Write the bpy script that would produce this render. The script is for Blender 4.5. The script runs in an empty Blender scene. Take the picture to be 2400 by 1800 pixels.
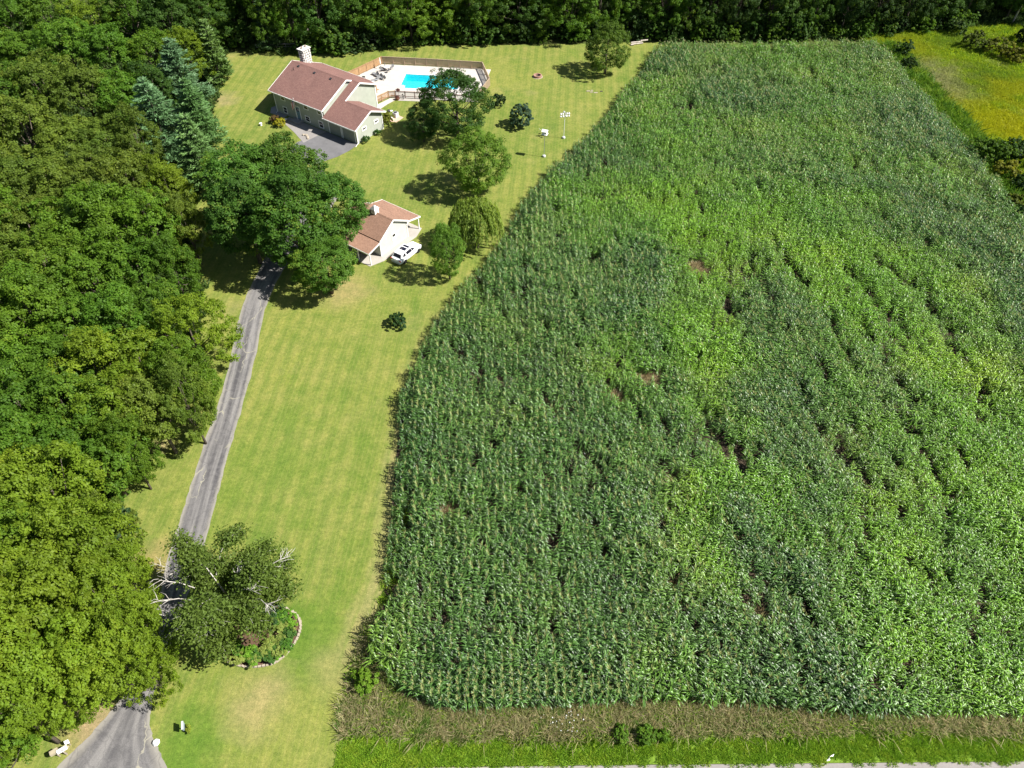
import bpy, bmesh, math, random
import numpy as np
from mathutils import Vector, Matrix, Quaternion
from mathutils.geometry import tessellate_polygon

# ------------------------------------------------------------------ camera, world, sun
scn = bpy.context.scene
COL = scn.collection
CAM_H, PITCH, FPX = 66.0, math.radians(47.5), 1726.0      # drone height, look-down angle, focal length (px of 2400)
cam_d = bpy.data.cameras.new('camera')
cam = bpy.data.objects.new('camera', cam_d)
COL.objects.link(cam)
cam.location = (0, 0, CAM_H)
cam.rotation_euler = (math.pi/2 - PITCH, 0, 0)
cam_d.sensor_width = 36.0
cam_d.lens = 36.0*FPX/2400.0
cam_d.clip_start, cam_d.clip_end = 0.5, 6000.0
scn.camera = cam

SUN_EL = math.radians(47.5)
SUN_DIR = Vector((0.975*math.cos(SUN_EL), -0.222*math.cos(SUN_EL), math.sin(SUN_EL))).normalized()
world = bpy.data.worlds.new('World')
scn.world = world
world.use_nodes = True
wn = world.node_tree.nodes
sky = wn.new('ShaderNodeTexSky')
sky.sky_type = 'NISHITA'
sky.sun_disc = False
sky.sun_elevation = SUN_EL
sky.sun_rotation = math.atan2(SUN_DIR.x, SUN_DIR.y)
wn['Background'].inputs['Strength'].default_value = 0.05
world.node_tree.links.new(sky.outputs[0], wn['Background'].inputs['Color'])
sun_d = bpy.data.lights.new('sun', 'SUN')
sun_d.energy = 5.0
sun_d.angle = math.radians(0.53)
sun_d.color = (1.0, 0.955, 0.90)
sun = bpy.data.objects.new('sun', sun_d)
COL.objects.link(sun)
sun.location = (60, -20, 90)
sun.rotation_euler = SUN_DIR.to_track_quat('Z', 'Y').to_euler()
scn.view_settings.view_transform = 'Standard'
scn.view_settings.look = 'None'
scn.view_settings.exposure = 1.12
scn.view_settings.gamma = 1.0
scn.view_settings.use_curve_mapping = False
scn.render.engine = 'CYCLES'
scn.cycles.max_bounces = 6
scn.cycles.diffuse_bounces = 4
scn.cycles.transmission_bounces = 4
scn.cycles.transparent_max_bounces = 6

rnd = random.Random(7)

# ------------------------------------------------------------------ photo pixel -> ground point
def G(px, py, z=0.0):
    """point of the place seen at pixel (px,py) of the 2400x1800 frame, at height z"""
    u = (px-1200)/FPX; v = -(py-900)/FPX
    c, s = math.cos(PITCH), math.sin(PITCH)
    dx, dy, dz = u, c+v*s, -s+v*c
    t = (z-CAM_H)/dz
    return (dx*t, dy*t)
K = 2400/2212.0
def Q(x, y, z=0.0):            # same, for the 2212 px wide view
    return G(x*K, y*K, z)
def px_per_m(y, d_z=0.0):      # in 2212 view, at ground row y
    X, Y = Q(1106, y, d_z)
    fw = Y*math.cos(PITCH) + (CAM_H-d_z)*math.sin(PITCH)
    return FPX/K/fw

# ------------------------------------------------------------------ small helpers
def tag(o, label=None, cat=None, group=None, kind=None):
    if label: o['label'] = label
    if cat: o['category'] = cat
    if group: o['group'] = group
    if kind: o['kind'] = kind
    return o

def thing(name, label, cat, loc=(0, 0, 0), rz=0.0, group=None):
    o = bpy.data.objects.new(name, None)
    o.empty_display_size = 0.5
    COL.objects.link(o)
    o.location = loc if len(loc) == 3 else (loc[0], loc[1], 0)
    o.rotation_euler = (0, 0, rz)
    return tag(o, label, cat, group)

def add(name, mesh, mat=None, parent=None):
    if mat is not None and len(mesh.materials) == 0:
        mesh.materials.append(mat)
    o = bpy.data.objects.new(name, mesh)
    COL.objects.link(o)
    if parent is not None: o.parent = parent
    return o

def copy_thing(root, loc, rz=0.0, scale=None, label=None):
    r = root.copy(); COL.objects.link(r)
    r.location = loc if len(loc) == 3 else (loc[0], loc[1], 0)
    r.rotation_euler = (0, 0, rz)
    if scale: r.scale = scale
    if label: r['label'] = label
    for ch in list(root.children):
        c = ch.copy(); COL.objects.link(c); c.parent = r
        for g in ch.children:
            d = g.copy(); COL.objects.link(d); d.parent = c
    return r

class MB:
    def __init__(s): s.v = []; s.f = []
    def poly(s, pts):
        n = len(s.v); s.v += [tuple(p) for p in pts]; s.f.append(tuple(range(n, n+len(pts)))); return s
    def box(s, c, d, rz=0.0, M=None):
        x, y, z = d[0]/2, d[1]/2, d[2]/2
        P = [Vector(p) for p in ((-x,-y,-z),(x,-y,-z),(x,y,-z),(-x,y,-z),(-x,-y,z),(x,-y,z),(x,y,z),(-x,y,z))]
        R = M if M is not None else Matrix.Rotation(rz, 3, 'Z')
        n = len(s.v); s.v += [tuple(R @ p + Vector(c)) for p in P]
        for f in ((0,3,2,1),(4,5,6,7),(0,1,5,4),(1,2,6,5),(2,3,7,6),(3,0,4,7)): s.f.append(tuple(n+i for i in f))
        return s
    def bar(s, a, b, w, h=None, up=(0, 0, 1)):
        a, b = Vector(a), Vector(b); d = b-a; L = d.length
        if L < 1e-6: return s
        x = d/L; u = Vector(up)
        if abs(x.dot(u)) > .98: u = Vector((1, 0, 0))
        y = u.cross(x).normalized(); z = x.cross(y)
        M = Matrix((x, y, z)).transposed()
        return s.box((a+b)/2, (L, w, h or w), M=M)
    def prism(s, pts, z0, z1):
        n = len(s.v); k = len(pts)
        s.v += [(p[0], p[1], z0) for p in pts] + [(p[0], p[1], z1) for p in pts]
        s.f.append(tuple(reversed(range(n, n+k)))); s.f.append(tuple(range(n+k, n+2*k)))
        for i in range(k):
            j = (i+1) % k; s.f.append((n+i, n+j, n+k+j, n+k+i))
        return s
    def extr(s, pts, vec):      # closed 3D polygon pushed along vec
        n = len(s.v); k = len(pts); vec = Vector(vec)
        s.v += [tuple(p) for p in pts] + [tuple(Vector(p)+vec) for p in pts]
        s.f.append(tuple(reversed(range(n, n+k)))); s.f.append(tuple(range(n+k, n+2*k)))
        for i in range(k):
            j = (i+1) % k; s.f.append((n+i, n+j, n+k+j, n+k+i))
        return s
    def tube(s, pts, rad, n=6, cap=True):
        pts = [Vector(p) for p in pts]
        if not hasattr(rad, '__len__'): rad = [rad]*len(pts)
        base = len(s.v)
        for i, p in enumerate(pts):
            t = (pts[min(i+1, len(pts)-1)] - pts[max(i-1, 0)]).normalized()
            a = Vector((0, 0, 1)) if abs(t.z) < .9 else Vector((1, 0, 0))
            x = t.cross(a).normalized(); y = t.cross(x)
            for k in range(n):
                q = 2*math.pi*k/n
                s.v.append(tuple(p + (x*math.cos(q)+y*math.sin(q))*rad[i]))
        for i in range(len(pts)-1):
            for k in range(n):
                a, b = base+i*n+k, base+i*n+(k+1) % n
                s.f.append((a, b, b+n, a+n))
        if cap:
            s.f.append(tuple(base+k for k in reversed(range(n))))
            s.f.append(tuple(base+(len(pts)-1)*n+k for k in range(n)))
        return s
    def lathe(s, prof, n=16, c=(0, 0, 0)):
        base = len(s.v)
        for r, z in prof:
            for k in range(n):
                q = 2*math.pi*k/n; s.v.append((c[0]+r*math.cos(q), c[1]+r*math.sin(q), c[2]+z))
        for i in range(len(prof)-1):
            for k in range(n):
                a, b = base+i*n+k, base+i*n+(k+1) % n
                s.f.append((a, b, b+n, a+n))
        if prof[0][0] > 1e-4: s.f.append(tuple(base+k for k in reversed(range(n))))
        if prof[-1][0] > 1e-4: s.f.append(tuple(base+(len(prof)-1)*n+k for k in range(n)))
        return s
    def mesh(s, name, smooth=False):
        m = bpy.data.meshes.new(name); m.from_pydata(s.v, [], s.f); m.validate()
        bm = bmesh.new(); bm.from_mesh(m); bmesh.ops.recalc_face_normals(bm, faces=bm.faces); bm.to_mesh(m); bm.free()
        if smooth: m.polygons.foreach_set('use_smooth', [True]*len(m.polygons))
        return m
    def build(s, name, mat, parent=None, smooth=False, kind=None, label=None):
        o = add(name, s.mesh(name, smooth), mat, parent)
        if kind: o['kind'] = kind
        if label: o['label'] = label
        return o

def sheet(name, pts, z, mat, holes=(), kind='structure', thick=None):
    """flat ground sheet from an outline, with holes"""
    loops = [[Vector((p[0], p[1], 0)) for p in pts]] + [[Vector((p[0], p[1], 0)) for p in h] for h in holes]
    flat = [p for l in loops for p in l]
    tris = tessellate_polygon(loops)
    mb = MB(); mb.v = [(p.x, p.y, z) for p in flat]; mb.f = [tuple(t) for t in tris]
    if thick:
        for l0 in range(len(loops)):
            off = sum(len(l) for l in loops[:l0]); k = len(loops[l0]); n = len(mb.v)
            mb.v += [(p.x, p.y, z-thick) for p in loops[l0]]
            for i in range(k):
                j = (i+1) % k; mb.f.append((off+i, off+j, n+j, n+i))
    m = mb.mesh(name)
    if not thick:
        bm = bmesh.new(); bm.from_mesh(m)
        for f in bm.faces:
            if f.normal.z < 0: f.normal_flip()
        bm.to_mesh(m); bm.free()
    o = add(name, m, mat)
    o['kind'] = kind
    return o

def smooth_line(pts, n=6):
    """Catmull-Rom through points"""
    P = [np.array(p, float) for p in pts]; P = [2*P[0]-P[1]] + P + [2*P[-1]-P[-2]]
    out = []
    for i in range(1, len(P)-2):
        for k in range(n):
            t = k/n
            out.append(.5*((2*P[i]) + (-P[i-1]+P[i+1])*t + (2*P[i-1]-5*P[i]+4*P[i+1]-P[i+2])*t*t + (-P[i-1]+3*P[i]-3*P[i+1]+P[i+2])*t**3))
    out.append(P[-2])
    return [tuple(p) for p in out]

# ------------------------------------------------------------------ materials
def mat_new(name):
    m = bpy.data.materials.new(name); m.use_nodes = True
    nt = m.node_tree; nt.nodes.clear()
    out = nt.nodes.new('ShaderNodeOutputMaterial')
    return m, nt, out
def N(nt, t, **kw):
    n = nt.nodes.new(t)
    for k, v in kw.items():
        if k in n.inputs.keys() if hasattr(n.inputs, 'keys') else False: n.inputs[k].default_value = v
        else: setattr(n, k, v)
    return n
def L(nt, a, b): nt.links.new(a, b)
def noise(nt, vec, scale, detail=4, rough=.55, dist=0.0):
    n = nt.nodes.new('ShaderNodeTexNoise')
    n.inputs['Scale'].default_value = scale; n.inputs['Detail'].default_value = detail
    n.inputs['Roughness'].default_value = rough; n.inputs['Distortion'].default_value = dist
    if vec is not None: L(nt, vec, n.inputs['Vector'])
    return n.outputs['Fac']
def ramp(nt, fac, stops):
    r = nt.nodes.new('ShaderNodeValToRGB')
    e = r.color_ramp.elements
    while len(e) > 1: e.remove(e[0])
    e[0].position = stops[0][0]; e[0].color = (*stops[0][1], 1) if len(stops[0][1]) == 3 else stops[0][1]
    for p, c in stops[1:]:
        q = e.new(p); q.color = (*c, 1)
    L(nt, fac, r.inputs['Fac'])
    return r.outputs['Color']
def mix(nt, fac, a, b, mode='MIX'):
    n = nt.nodes.new('ShaderNodeMix'); n.data_type = 'RGBA'; n.blend_type = mode
    for s, v in ((0, fac), (6, a), (7, b)):
        if isinstance(v, (int, float)): n.inputs[s].default_value = v
        elif isinstance(v, tuple): n.inputs[s].default_value = (*v, 1) if len(v) == 3 else v
        else: L(nt, v, n.inputs[s])
    return n.outputs[2]
def mth(nt, op, a, b=None, c=None, clamp=False):
    n = nt.nodes.new('ShaderNodeMath'); n.operation = op; n.use_clamp = clamp
    for i, v in enumerate((a, b, c)):
        if v is None: continue
        if isinstance(v, (int, float)): n.inputs[i].default_value = v
        else: L(nt, v, n.inputs[i])
    return n.outputs[0]
def mapr(nt, v, a, b, c=0.0, d=1.0):
    n = nt.nodes.new('ShaderNodeMapRange'); n.inputs[1].default_value = a; n.inputs[2].default_value = b
    n.inputs[3].default_value = c; n.inputs[4].default_value = d
    L(nt, v, n.inputs[0]); return n.outputs[0]
def wpos(nt): return nt.nodes.new('ShaderNodeNewGeometry').outputs['Position']
def opos(nt): return nt.nodes.new('ShaderNodeTexCoord').outputs['Object']
def vmul(nt, v, s):
    n = nt.nodes.new('ShaderNodeVectorMath'); n.operation = 'MULTIPLY'; L(nt, v, n.inputs[0]); n.inputs[1].default_value = s
    return n.outputs[0]
def principled(nt, out, color, rough=.8, spec=.3, bump=None, bstr=.3, bdist=.05, metal=0.0, coat=0.0):
    p = nt.nodes.new('ShaderNodeBsdfPrincipled')
    if isinstance(color, tuple): p.inputs['Base Color'].default_value = (*color, 1)
    else: L(nt, color, p.inputs['Base Color'])
    if isinstance(rough, (int, float)): p.inputs['Roughness'].default_value = rough
    else: L(nt, rough, p.inputs['Roughness'])
    p.inputs['Specular IOR Level'].default_value = spec
    p.inputs['Metallic'].default_value = metal
    p.inputs['Coat Weight'].default_value = coat
    if bump is not None:
        b = nt.nodes.new('ShaderNodeBump'); b.inputs['Strength'].default_value = bstr; b.inputs['Distance'].default_value = bdist
        L(nt, bump, b.inputs['Height']); L(nt, b.outputs[0], p.inputs['Normal'])
    L(nt, p.outputs[0], out.inputs['Surface'])
    return p
def plain(name, color, rough=.6, spec=.4, var=.12, scale=3.0, metal=0.0, bump=.0, coat=0.0):
    m, nt, out = mat_new(name)
    f = noise(nt, opos(nt), scale, 5)
    lo = tuple(c*(1-var) for c in color); hi = tuple(min(1, c*(1+var)) for c in color)
    c = ramp(nt, f, [(.3, lo), (.7, hi)])
    principled(nt, out, c, rough, spec, f if bump else None, bump, .03, metal, coat)
    return m

# foliage: leaf colour = object colour x per-leaf tint; light passes through the leaf
def leaf_mat(name, rough=.55, spec=.2, trans=.48, yellow=.0):
    m, nt, out = mat_new(name)
    oi = nt.nodes.new('ShaderNodeObjectInfo')
    at = nt.nodes.new('ShaderNodeAttribute'); at.attribute_name = 'tint'
    t = at.outputs['Fac']
    f = mapr(nt, t, 0, 1, .62, 1.42)
    col = mix(nt, 1.0, oi.outputs['Color'], f, 'MULTIPLY')
    warm = mix(nt, mapr(nt, t, .72, 1.0, 0, .5), col, (.20, .21, .02))
    # large soft colour drift through each crown
    d = noise(nt, wpos(nt), .22, 3)
    warm = mix(nt, 1.0, warm, ramp(nt, d, [(.3, (.82, .88, .85)), (.7, (1.15, 1.1, 1.05))]), 'MULTIPLY')
    p = nt.nodes.new('ShaderNodeBsdfPrincipled'); L(nt, warm, p.inputs['Base Color'])
    p.inputs['Roughness'].default_value = rough; p.inputs['Specular IOR Level'].default_value = spec
    tr = nt.nodes.new('ShaderNodeBsdfTranslucent')
    L(nt, mix(nt, 1.0, warm, (1.25, 1.25, .55), 'MULTIPLY'), tr.inputs['Color'])
    ms = nt.nodes.new('ShaderNodeMixShader'); ms.inputs[0].default_value = trans
    L(nt, p.outputs[0], ms.inputs[1]); L(nt, tr.outputs[0], ms.inputs[2]); L(nt, ms.outputs[0], out.inputs['Surface'])
    return m
M_LEAF = leaf_mat('leaf')
M_NEEDLE = leaf_mat('needle', rough=.5, spec=.3, trans=.2)

def bark_mat(name, a, b, sc=6):
    m, nt, out = mat_new(name)
    f = noise(nt, vmul(nt, opos(nt), (1, 1, .25)), sc, 6, .65)
    principled(nt, out, ramp(nt, f, [(.3, a), (.7, b)]), .9, .1, f, .6, .04)
    return m
M_BARK = bark_mat('bark', (.05, .04, .03), (.15, .125, .10))
M_BIRCH = bark_mat('birch_bark', (.26, .24, .21), (.58, .55, .50), 3)
M_DEADWOOD = bark_mat('dead_wood', (.28, .24, .19), (.5, .46, .4), 5)

def lawn_mat(name='lawn_grass', margin=False):
    m, nt, out = mat_new(name)
    P = wpos(nt)
    big = noise(nt, P, .045, 4, .6); mid = noise(nt, P, .28, 5, .6); fin = noise(nt, P, 2.6, 6, .72); vf = noise(nt, P, 9.0, 3, .7)
    base = ramp(nt, big, [(.30, (.098, .146, .024)), (.46, (.134, .172, .032)), (.60, (.178, .196, .044)), (.8, (.136, .174, .032))])
    base = mix(nt, mapr(nt, mid, .35, .72), base, (.205, .205, .060))
    green = mapr(nt, noise(nt, vmul(nt, P, (1.0, .35, 1)), .33, 4, .6), .52, .72)
    base = mix(nt, mth(nt, 'MULTIPLY', green, .7), base, (.082, .142, .022))
    # mowing passes, running away from the road and drifting
    w = nt.nodes.new('ShaderNodeTexWave'); w.wave_type = 'BANDS'; w.bands_direction = 'X'; w.wave_profile = 'SIN'
    w.inputs['Scale'].default_value = .19; w.inputs['Distortion'].default_value = 2.2; w.inputs['Detail'].default_value = 3
    w.inputs['Detail Scale'].default_value = .35
    mp = nt.nodes.new('ShaderNodeMapping'); mp.inputs['Rotation'].default_value = (0, 0, math.radians(9)); mp.inputs['Scale'].default_value = (1, .45, 1)
    L(nt, P, mp.inputs[0]); L(nt, mp.outputs[0], w.inputs[0])
    str_ = mth(nt, 'MULTIPLY', mapr(nt, w.outputs['Fac'], .2, .8), mapr(nt, noise(nt, P, .06, 2), .34, .52))
    base = mix(nt, mth(nt, 'MULTIPLY', str_, .46), base, (.096, .145, .026))
    # narrow wheel lines
    w2 = nt.nodes.new('ShaderNodeTexWave'); w2.bands_direction = 'X'; w2.inputs['Scale'].default_value = .62
    w2.inputs['Distortion'].default_value = 3.0; w2.inputs['Detail Scale'].default_value = .1
    L(nt, mp.outputs[0], w2.inputs[0])
    base = mix(nt, mth(nt, 'MULTIPLY', mapr(nt, w2.outputs['Fac'], .75, 1), .2), base, (.25, .235, .092))
    dry = mth(nt, 'MULTIPLY', mapr(nt, noise(nt, P, .115, 5, .62), .60, .74), .5)
    base = mix(nt, dry, base, (.262, .222, .105))
    for (px, py, r, colr, a) in ((690,1385,5.0,(.080,.145,.018),.7),(600,1440,4.0,(.085,.145,.02),.45),(395,1615,4.5,(.075,.145,.016),.75),(560,1510,3.2,(.27,.22,.11),.7),(745,625,4.0,(.26,.21,.10),.75),
                              (600,1000,9.0,(.085,.150,.020),.35),(350,1210,3.0,(.27,.20,.10),.6),(200,1560,2.6,(.28,.20,.13),.8),(345,965,1.2,(.30,.23,.14),.7),(480,215,3.0,(.28,.21,.13),.6),(735,1440,3,(.25,.215,.10),.5)):
        cx, cy = Q(px, py); dn = nt.nodes.new('ShaderNodeVectorMath'); dn.operation = 'DISTANCE'; L(nt, P, dn.inputs[0]); dn.inputs[1].default_value = (cx, cy, 0)
        dd = mth(nt, 'ADD', dn.outputs['Value'], mth(nt, 'MULTIPLY', mth(nt, 'SUBTRACT', mid, .5), r*2.2))
        base = mix(nt, mapr(nt, dd, r*.35, r*1.25, a, 0), base, colr)
    if margin:
        uv = nt.nodes.new('ShaderNodeUVMap').outputs[0]; sp_ = nt.nodes.new('ShaderNodeSeparateXYZ'); L(nt, uv, sp_.inputs[0])
        e = mth(nt, 'ADD', sp_.outputs[0], mth(nt, 'MULTIPLY', mth(nt, 'SUBTRACT', mid, .5), .7))
        trk = nt.nodes.new('ShaderNodeMath'); trk.operation = 'PINGPONG'; L(nt, sp_.outputs[0], trk.inputs[0]); trk.inputs[1].default_value = .17
        base = mix(nt, mapr(nt, e, .25, .75, 0, .72), base, (.255, .222, .105))
        base = mix(nt, mth(nt, 'MULTIPLY', mapr(nt, trk.outputs[0], .10, .16), mapr(nt, e, .3, .6, 0, .4)), base, (.12, .165, .03))
    base = mix(nt, 1.0, base, ramp(nt, fin, [(.25, (.62, .68, .58)), (.75, (1.32, 1.28, 1.24))]), 'MULTIPLY')
    base = mix(nt, 1.0, base, ramp(nt, noise(nt, P, .75, 5, .7), [(.3, (.76, .86, .74)), (.7, (1.2, 1.13, 1.15))]), 'MULTIPLY')
    base = mix(nt, 1.0, base, ramp(nt, vf, [(.3, (.74, .77, .72)), (.7, (1.22, 1.2, 1.16))]), 'MULTIPLY')
    principled(nt, out, base, .85, .15, vf, .5, .06)
    return m
M_LAWN = lawn_mat()
M_MARGIN = lawn_mat('lawn_margin_grass', True)

def rough_ground(name, stops, sc=.5, fs=4.0, bump=.6):
    m, nt, out = mat_new(name)
    P = wpos(nt)
    c = ramp(nt, noise(nt, P, sc, 6, .65), stops)
    f = noise(nt, P, fs, 6, .7)
    c = mix(nt, 1.0, c, ramp(nt, f, [(.25, (.5, .52, .5)), (.75, (1.35, 1.32, 1.3))]), 'MULTIPLY')
    principled(nt, out, c, .95, .08, f, bump, .12)
    return m
M_FLOOR = rough_ground('woodland_floor', [(.3, (.035, .05, .014)), (.55, (.07, .09, .022)), (.75, (.09, .075, .035))])
M_SOIL = rough_ground('field_soil', [(.3, (.045, .034, .024)), (.6, (.075, .058, .040)), (.8, (.15, .12, .085))], .4)
M_MEADOW = rough_ground('meadow_ground', [(.28, (.10, .17, .022)), (.45, (.17, .24, .018)), (.58, (.26, .29, .015)), (.75, (.27, .27, .09))], .07, 1.6)
M_VERGE = rough_ground('verge_ground', [(.3, (.11, .20, .02)), (.6, (.15, .24, .03)), (.8, (.19, .22, .05))], .6, 5)
M_TANG = rough_ground('dry_grass_ground', [(.3, (.12, .18, .04)), (.6, (.26, .25, .12)), (.8, (.14, .20, .05))], .6, 5)

def asphalt_mat():
    m, nt, out = mat_new('old_asphalt')
    uv = nt.nodes.new('ShaderNodeUVMap').outputs[0]
    sep = nt.nodes.new('ShaderNodeSeparateXYZ'); L(nt, uv, sep.inputs[0])
    P = wpos(nt)
    f = noise(nt, P, 1.2, 6, .7); ff = noise(nt, P, 12, 4, .7)
    lane = noise(nt, vmul(nt, uv, (5.0, .07, 1)), 1.0, 3, .5)
    c = ramp(nt, lane, [(.34, (.068, .066, .068)), (.48, (.118, .114, .112)), (.62, (.20, .192, .182))])
    c = mix(nt, mapr(nt, f, .45, .75, 0, .55), c, (.21, .20, .193))
    c = mix(nt, 1.0, c, ramp(nt, ff, [(.3, (.78, .78, .78)), (.7, (1.2, 1.2, 1.2))]), 'MULTIPLY')
    # crumbled pale shoulders
    e = mth(nt, 'ABSOLUTE', mth(nt, 'SUBTRACT', sep.outputs[0], .5))
    e = mth(nt, 'ADD', e, mth(nt, 'MULTIPLY', mth(nt, 'SUBTRACT', noise(nt, P, 1.6, 5, .7), .5), .14))
    c = mix(nt, mapr(nt, e, .34, .46, 0, .8), c, (.25, .235, .20))
    # cracks with dry grass in them
    def crack(scale, lo, hi, rnds=1.0, stretch=(1, .6, 1)):
        v = nt.nodes.new('ShaderNodeTexVoronoi'); v.feature = 'DISTANCE_TO_EDGE'; v.inputs['Scale'].default_value = scale
        v.inputs['Randomness'].default_value = rnds
        j = nt.nodes.new('ShaderNodeVectorMath'); j.operation = 'ADD'
        nn = nt.nodes.new('ShaderNodeTexNoise'); nn.inputs['Scale'].default_value = 1.5; nn.inputs['Detail'].default_value = 4; L(nt, P, nn.inputs['Vector'])
        L(nt, vmul(nt, nn.outputs['Color'], (.9, .9, 0)), j.inputs[0]); L(nt, P, j.inputs[1])
        L(nt, vmul(nt, j.outputs[0], stretch), v.inputs['Vector'])
        return mapr(nt, v.outputs['Distance'], lo, hi, 1, 0)
    k1 = mth(nt, 'MULTIPLY', crack(.30, .006, .016), mapr(nt, noise(nt, P, .22, 2), .48, .56))
    k2 = mth(nt, 'MULTIPLY', crack(.75, .010, .03), .32)
    c = mix(nt, k2, c, (.075, .072, .072))
    c = mix(nt, k1, c, (.27, .255, .20))
    principled(nt, out, c, .9, .2, ff, .35, .03)
    return m
M_ASPH = asphalt_mat()

def concrete(name, col, var=.1, sc=.6):
    m, nt, out = mat_new(name)
    P = wpos(nt); a = noise(nt, P, sc, 5, .6); b = noise(nt, P, 7, 4, .6)
    c = ramp(nt, a, [(.3, tuple(x*(1-var) for x in col)), (.7, tuple(min(1, x*(1+var)) for x in col))])
    c = mix(nt, 1.0, c, ramp(nt, b, [(.3, (.92, .92, .92)), (.7, (1.05, 1.05, 1.05))]), 'MULTIPLY')
    principled(nt, out, c, .85, .25, b, .15, .02)
    return m
M_DECK = concrete('pool_deck_concrete', (.45, .42, .375), .06)
M_SLAB = concrete('slab_concrete', (.36, .335, .295))
M_APRON = concrete('apron_concrete', (.25, .24, .23), .12)
M_WALK = concrete('walk_concrete', (.235, .22, .205), .1)
M_BAY = concrete('bay_asphalt', (.135, .133, .135), .16)
M_ROAD = concrete('road_concrete', (.235, .215, .20), .08, .8)

def shingle(name, a, b, cc):
    m, nt, out = mat_new(name)
    P = opos(nt)
    br = nt.nodes.new('ShaderNodeTexBrick'); br.inputs['Scale'].default_value = 1.0
    br.inputs['Brick Width'].default_value = .32; br.inputs['Row Height'].default_value = .19; br.inputs['Mortar Size'].default_value = .012
    br.inputs['Color1'].default_value = (*a, 1); br.inputs['Color2'].default_value = (*b, 1); br.inputs['Mortar'].default_value = tuple(x*.55 for x in a)+(1,)
    br.offset = .5
    L(nt, P, br.inputs['Vector'])
    f = noise(nt, P, 3.2, 5, .7)
    c = mix(nt, mapr(nt, f, .4, .75, 0, .6), br.outputs['Color'], cc)
    c = mix(nt, 1.0, c, ramp(nt, noise(nt, P, .35, 3), [(.3, (.9, .9, .9)), (.7, (1.1, 1.08, 1.06))]), 'MULTIPLY')
    principled(nt, out, c, .92, .15, mth(nt, 'ADD', br.outputs['Fac'], f), .4, .03)
    return m
M_SHINGLE = shingle('brown_shingle', (.175, .095, .082), (.225, .125, .105), (.26, .155, .13))
M_SHINGLE2 = shingle('faded_shingle', (.245, .145, .102), (.30, .178, .125), (.34, .215, .155))

def siding(name, col):
    m, nt, out = mat_new(name)
    P = opos(nt); sep = nt.nodes.new('ShaderNodeSeparateXYZ'); L(nt, P, sep.inputs[0])
    z = mth(nt, 'FRACT', mth(nt, 'MULTIPLY', sep.outputs[2], 6.0))
    f = noise(nt, P, 1.2, 4)
    c = ramp(nt, f, [(.3, tuple(x*.93 for x in col)), (.7, tuple(x*1.06 for x in col))])
    principled(nt, out, c, .7, .3)
    return m
M_SAGE = siding('sage_siding', (.335, .355, .30))
M_CREAM = siding('cream_siding', (.46, .465, .41))
M_WHITE = plain('white_trim', (.78, .77, .74), .5, .4, .05)
M_GARAGE = plain('sage_door_paint', (.24, .26, .215), .55, .4, .06)
M_TEAL = plain('blue_door_paint', (.16, .26, .32), .5, .4, .08)
M_DARK = plain('dark_metal', (.03, .03, .032), .5, .5, .2)
M_STEEL = plain('grey_metal', (.42, .43, .43), .4, .5, .1, metal=.6)
M_GREYFAB = plain('grey_mesh_fabric', (.20, .205, .21), .8, .2, .2)
M_LGREY = plain('light_grey_plastic', (.45, .46, .46), .6, .3, .1)
M_STONE = plain('chimney_stone', (.58, .56, .52), .85, .2, .3, 5, bump=.5)
M_MORTAR = plain('mortar', (.13, .12, .11), .9, .1, .15, 6)
M_BRICK = plain('fire_brick', (.34, .20, .15), .9, .15, .25, 8, bump=.3)
M_ASH = plain('ash', (.07, .06, .055), .95, .05, .4, 8)
M_EDGE = plain('edging_limestone', (.33, .285, .22), .9, .15, .25, 6, bump=.4)
M_MULCH = plain('bark_mulch', (.10, .062, .04), .95, .1, .5, 14, bump=.7)
M_TERRA = plain('brown_pot', (.20, .09, .06), .7, .3, .15)
M_TYRE = plain('tyre_rubber', (.02, .02, .02), .85, .2, .2)
M_RIM = plain('alloy', (.5, .5, .52), .3, .5, .05, metal=.8)
M_RED = plain('red_lens', (.35, .012, .012), .25, .6, .1)
M_FLAGRED = plain('flag_red_cloth', (.45, .03, .035), .8, .2, .05)
M_FLAGBLUE = plain('flag_blue_cloth', (.03, .05, .20), .8, .2, .05)
M_TAN = plain('tan_plastic', (.33, .29, .20), .7, .3, .15)
def cedar(name, a, b):
    m, nt, out = mat_new(name)
    P = opos(nt)
    f = noise(nt, vmul(nt, P, (5.5, 5.5, .35)), 1.0, 5, .6)
    g = noise(nt, P, .5, 2)
    c = mix(nt, g, ramp(nt, f, [(.3, a), (.7, b)]), tuple((x+y)/2*.9 for x, y in zip(a, b)))
    principled(nt, out, c, .85, .15, f, .3, .02)
    return m
M_CEDAR = cedar('cedar', (.27, .155, .075), (.46, .30, .165))
M_CEDARG = cedar('weathered_cedar', (.30, .22, .145), (.46, .36, .25))
M_REDWOOD = cedar('stained_rail', (.14, .075, .06), (.22, .13, .11))

def car_paint():
    m, nt, out = mat_new('white_car_paint')
    principled(nt, out, (.80, .80, .82), .28, .5, coat=.6)
    return m
M_CAR = car_paint()
def glass_dark(name, col=(.015, .015, .025), rough=.06):
    m, nt, out = mat_new(name)
    principled(nt, out, col, rough, .6)
    return m
M_GLASS = glass_dark('tinted_glass')
M_PANE = glass_dark('window_glass', (.02, .022, .025), .08)

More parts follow.
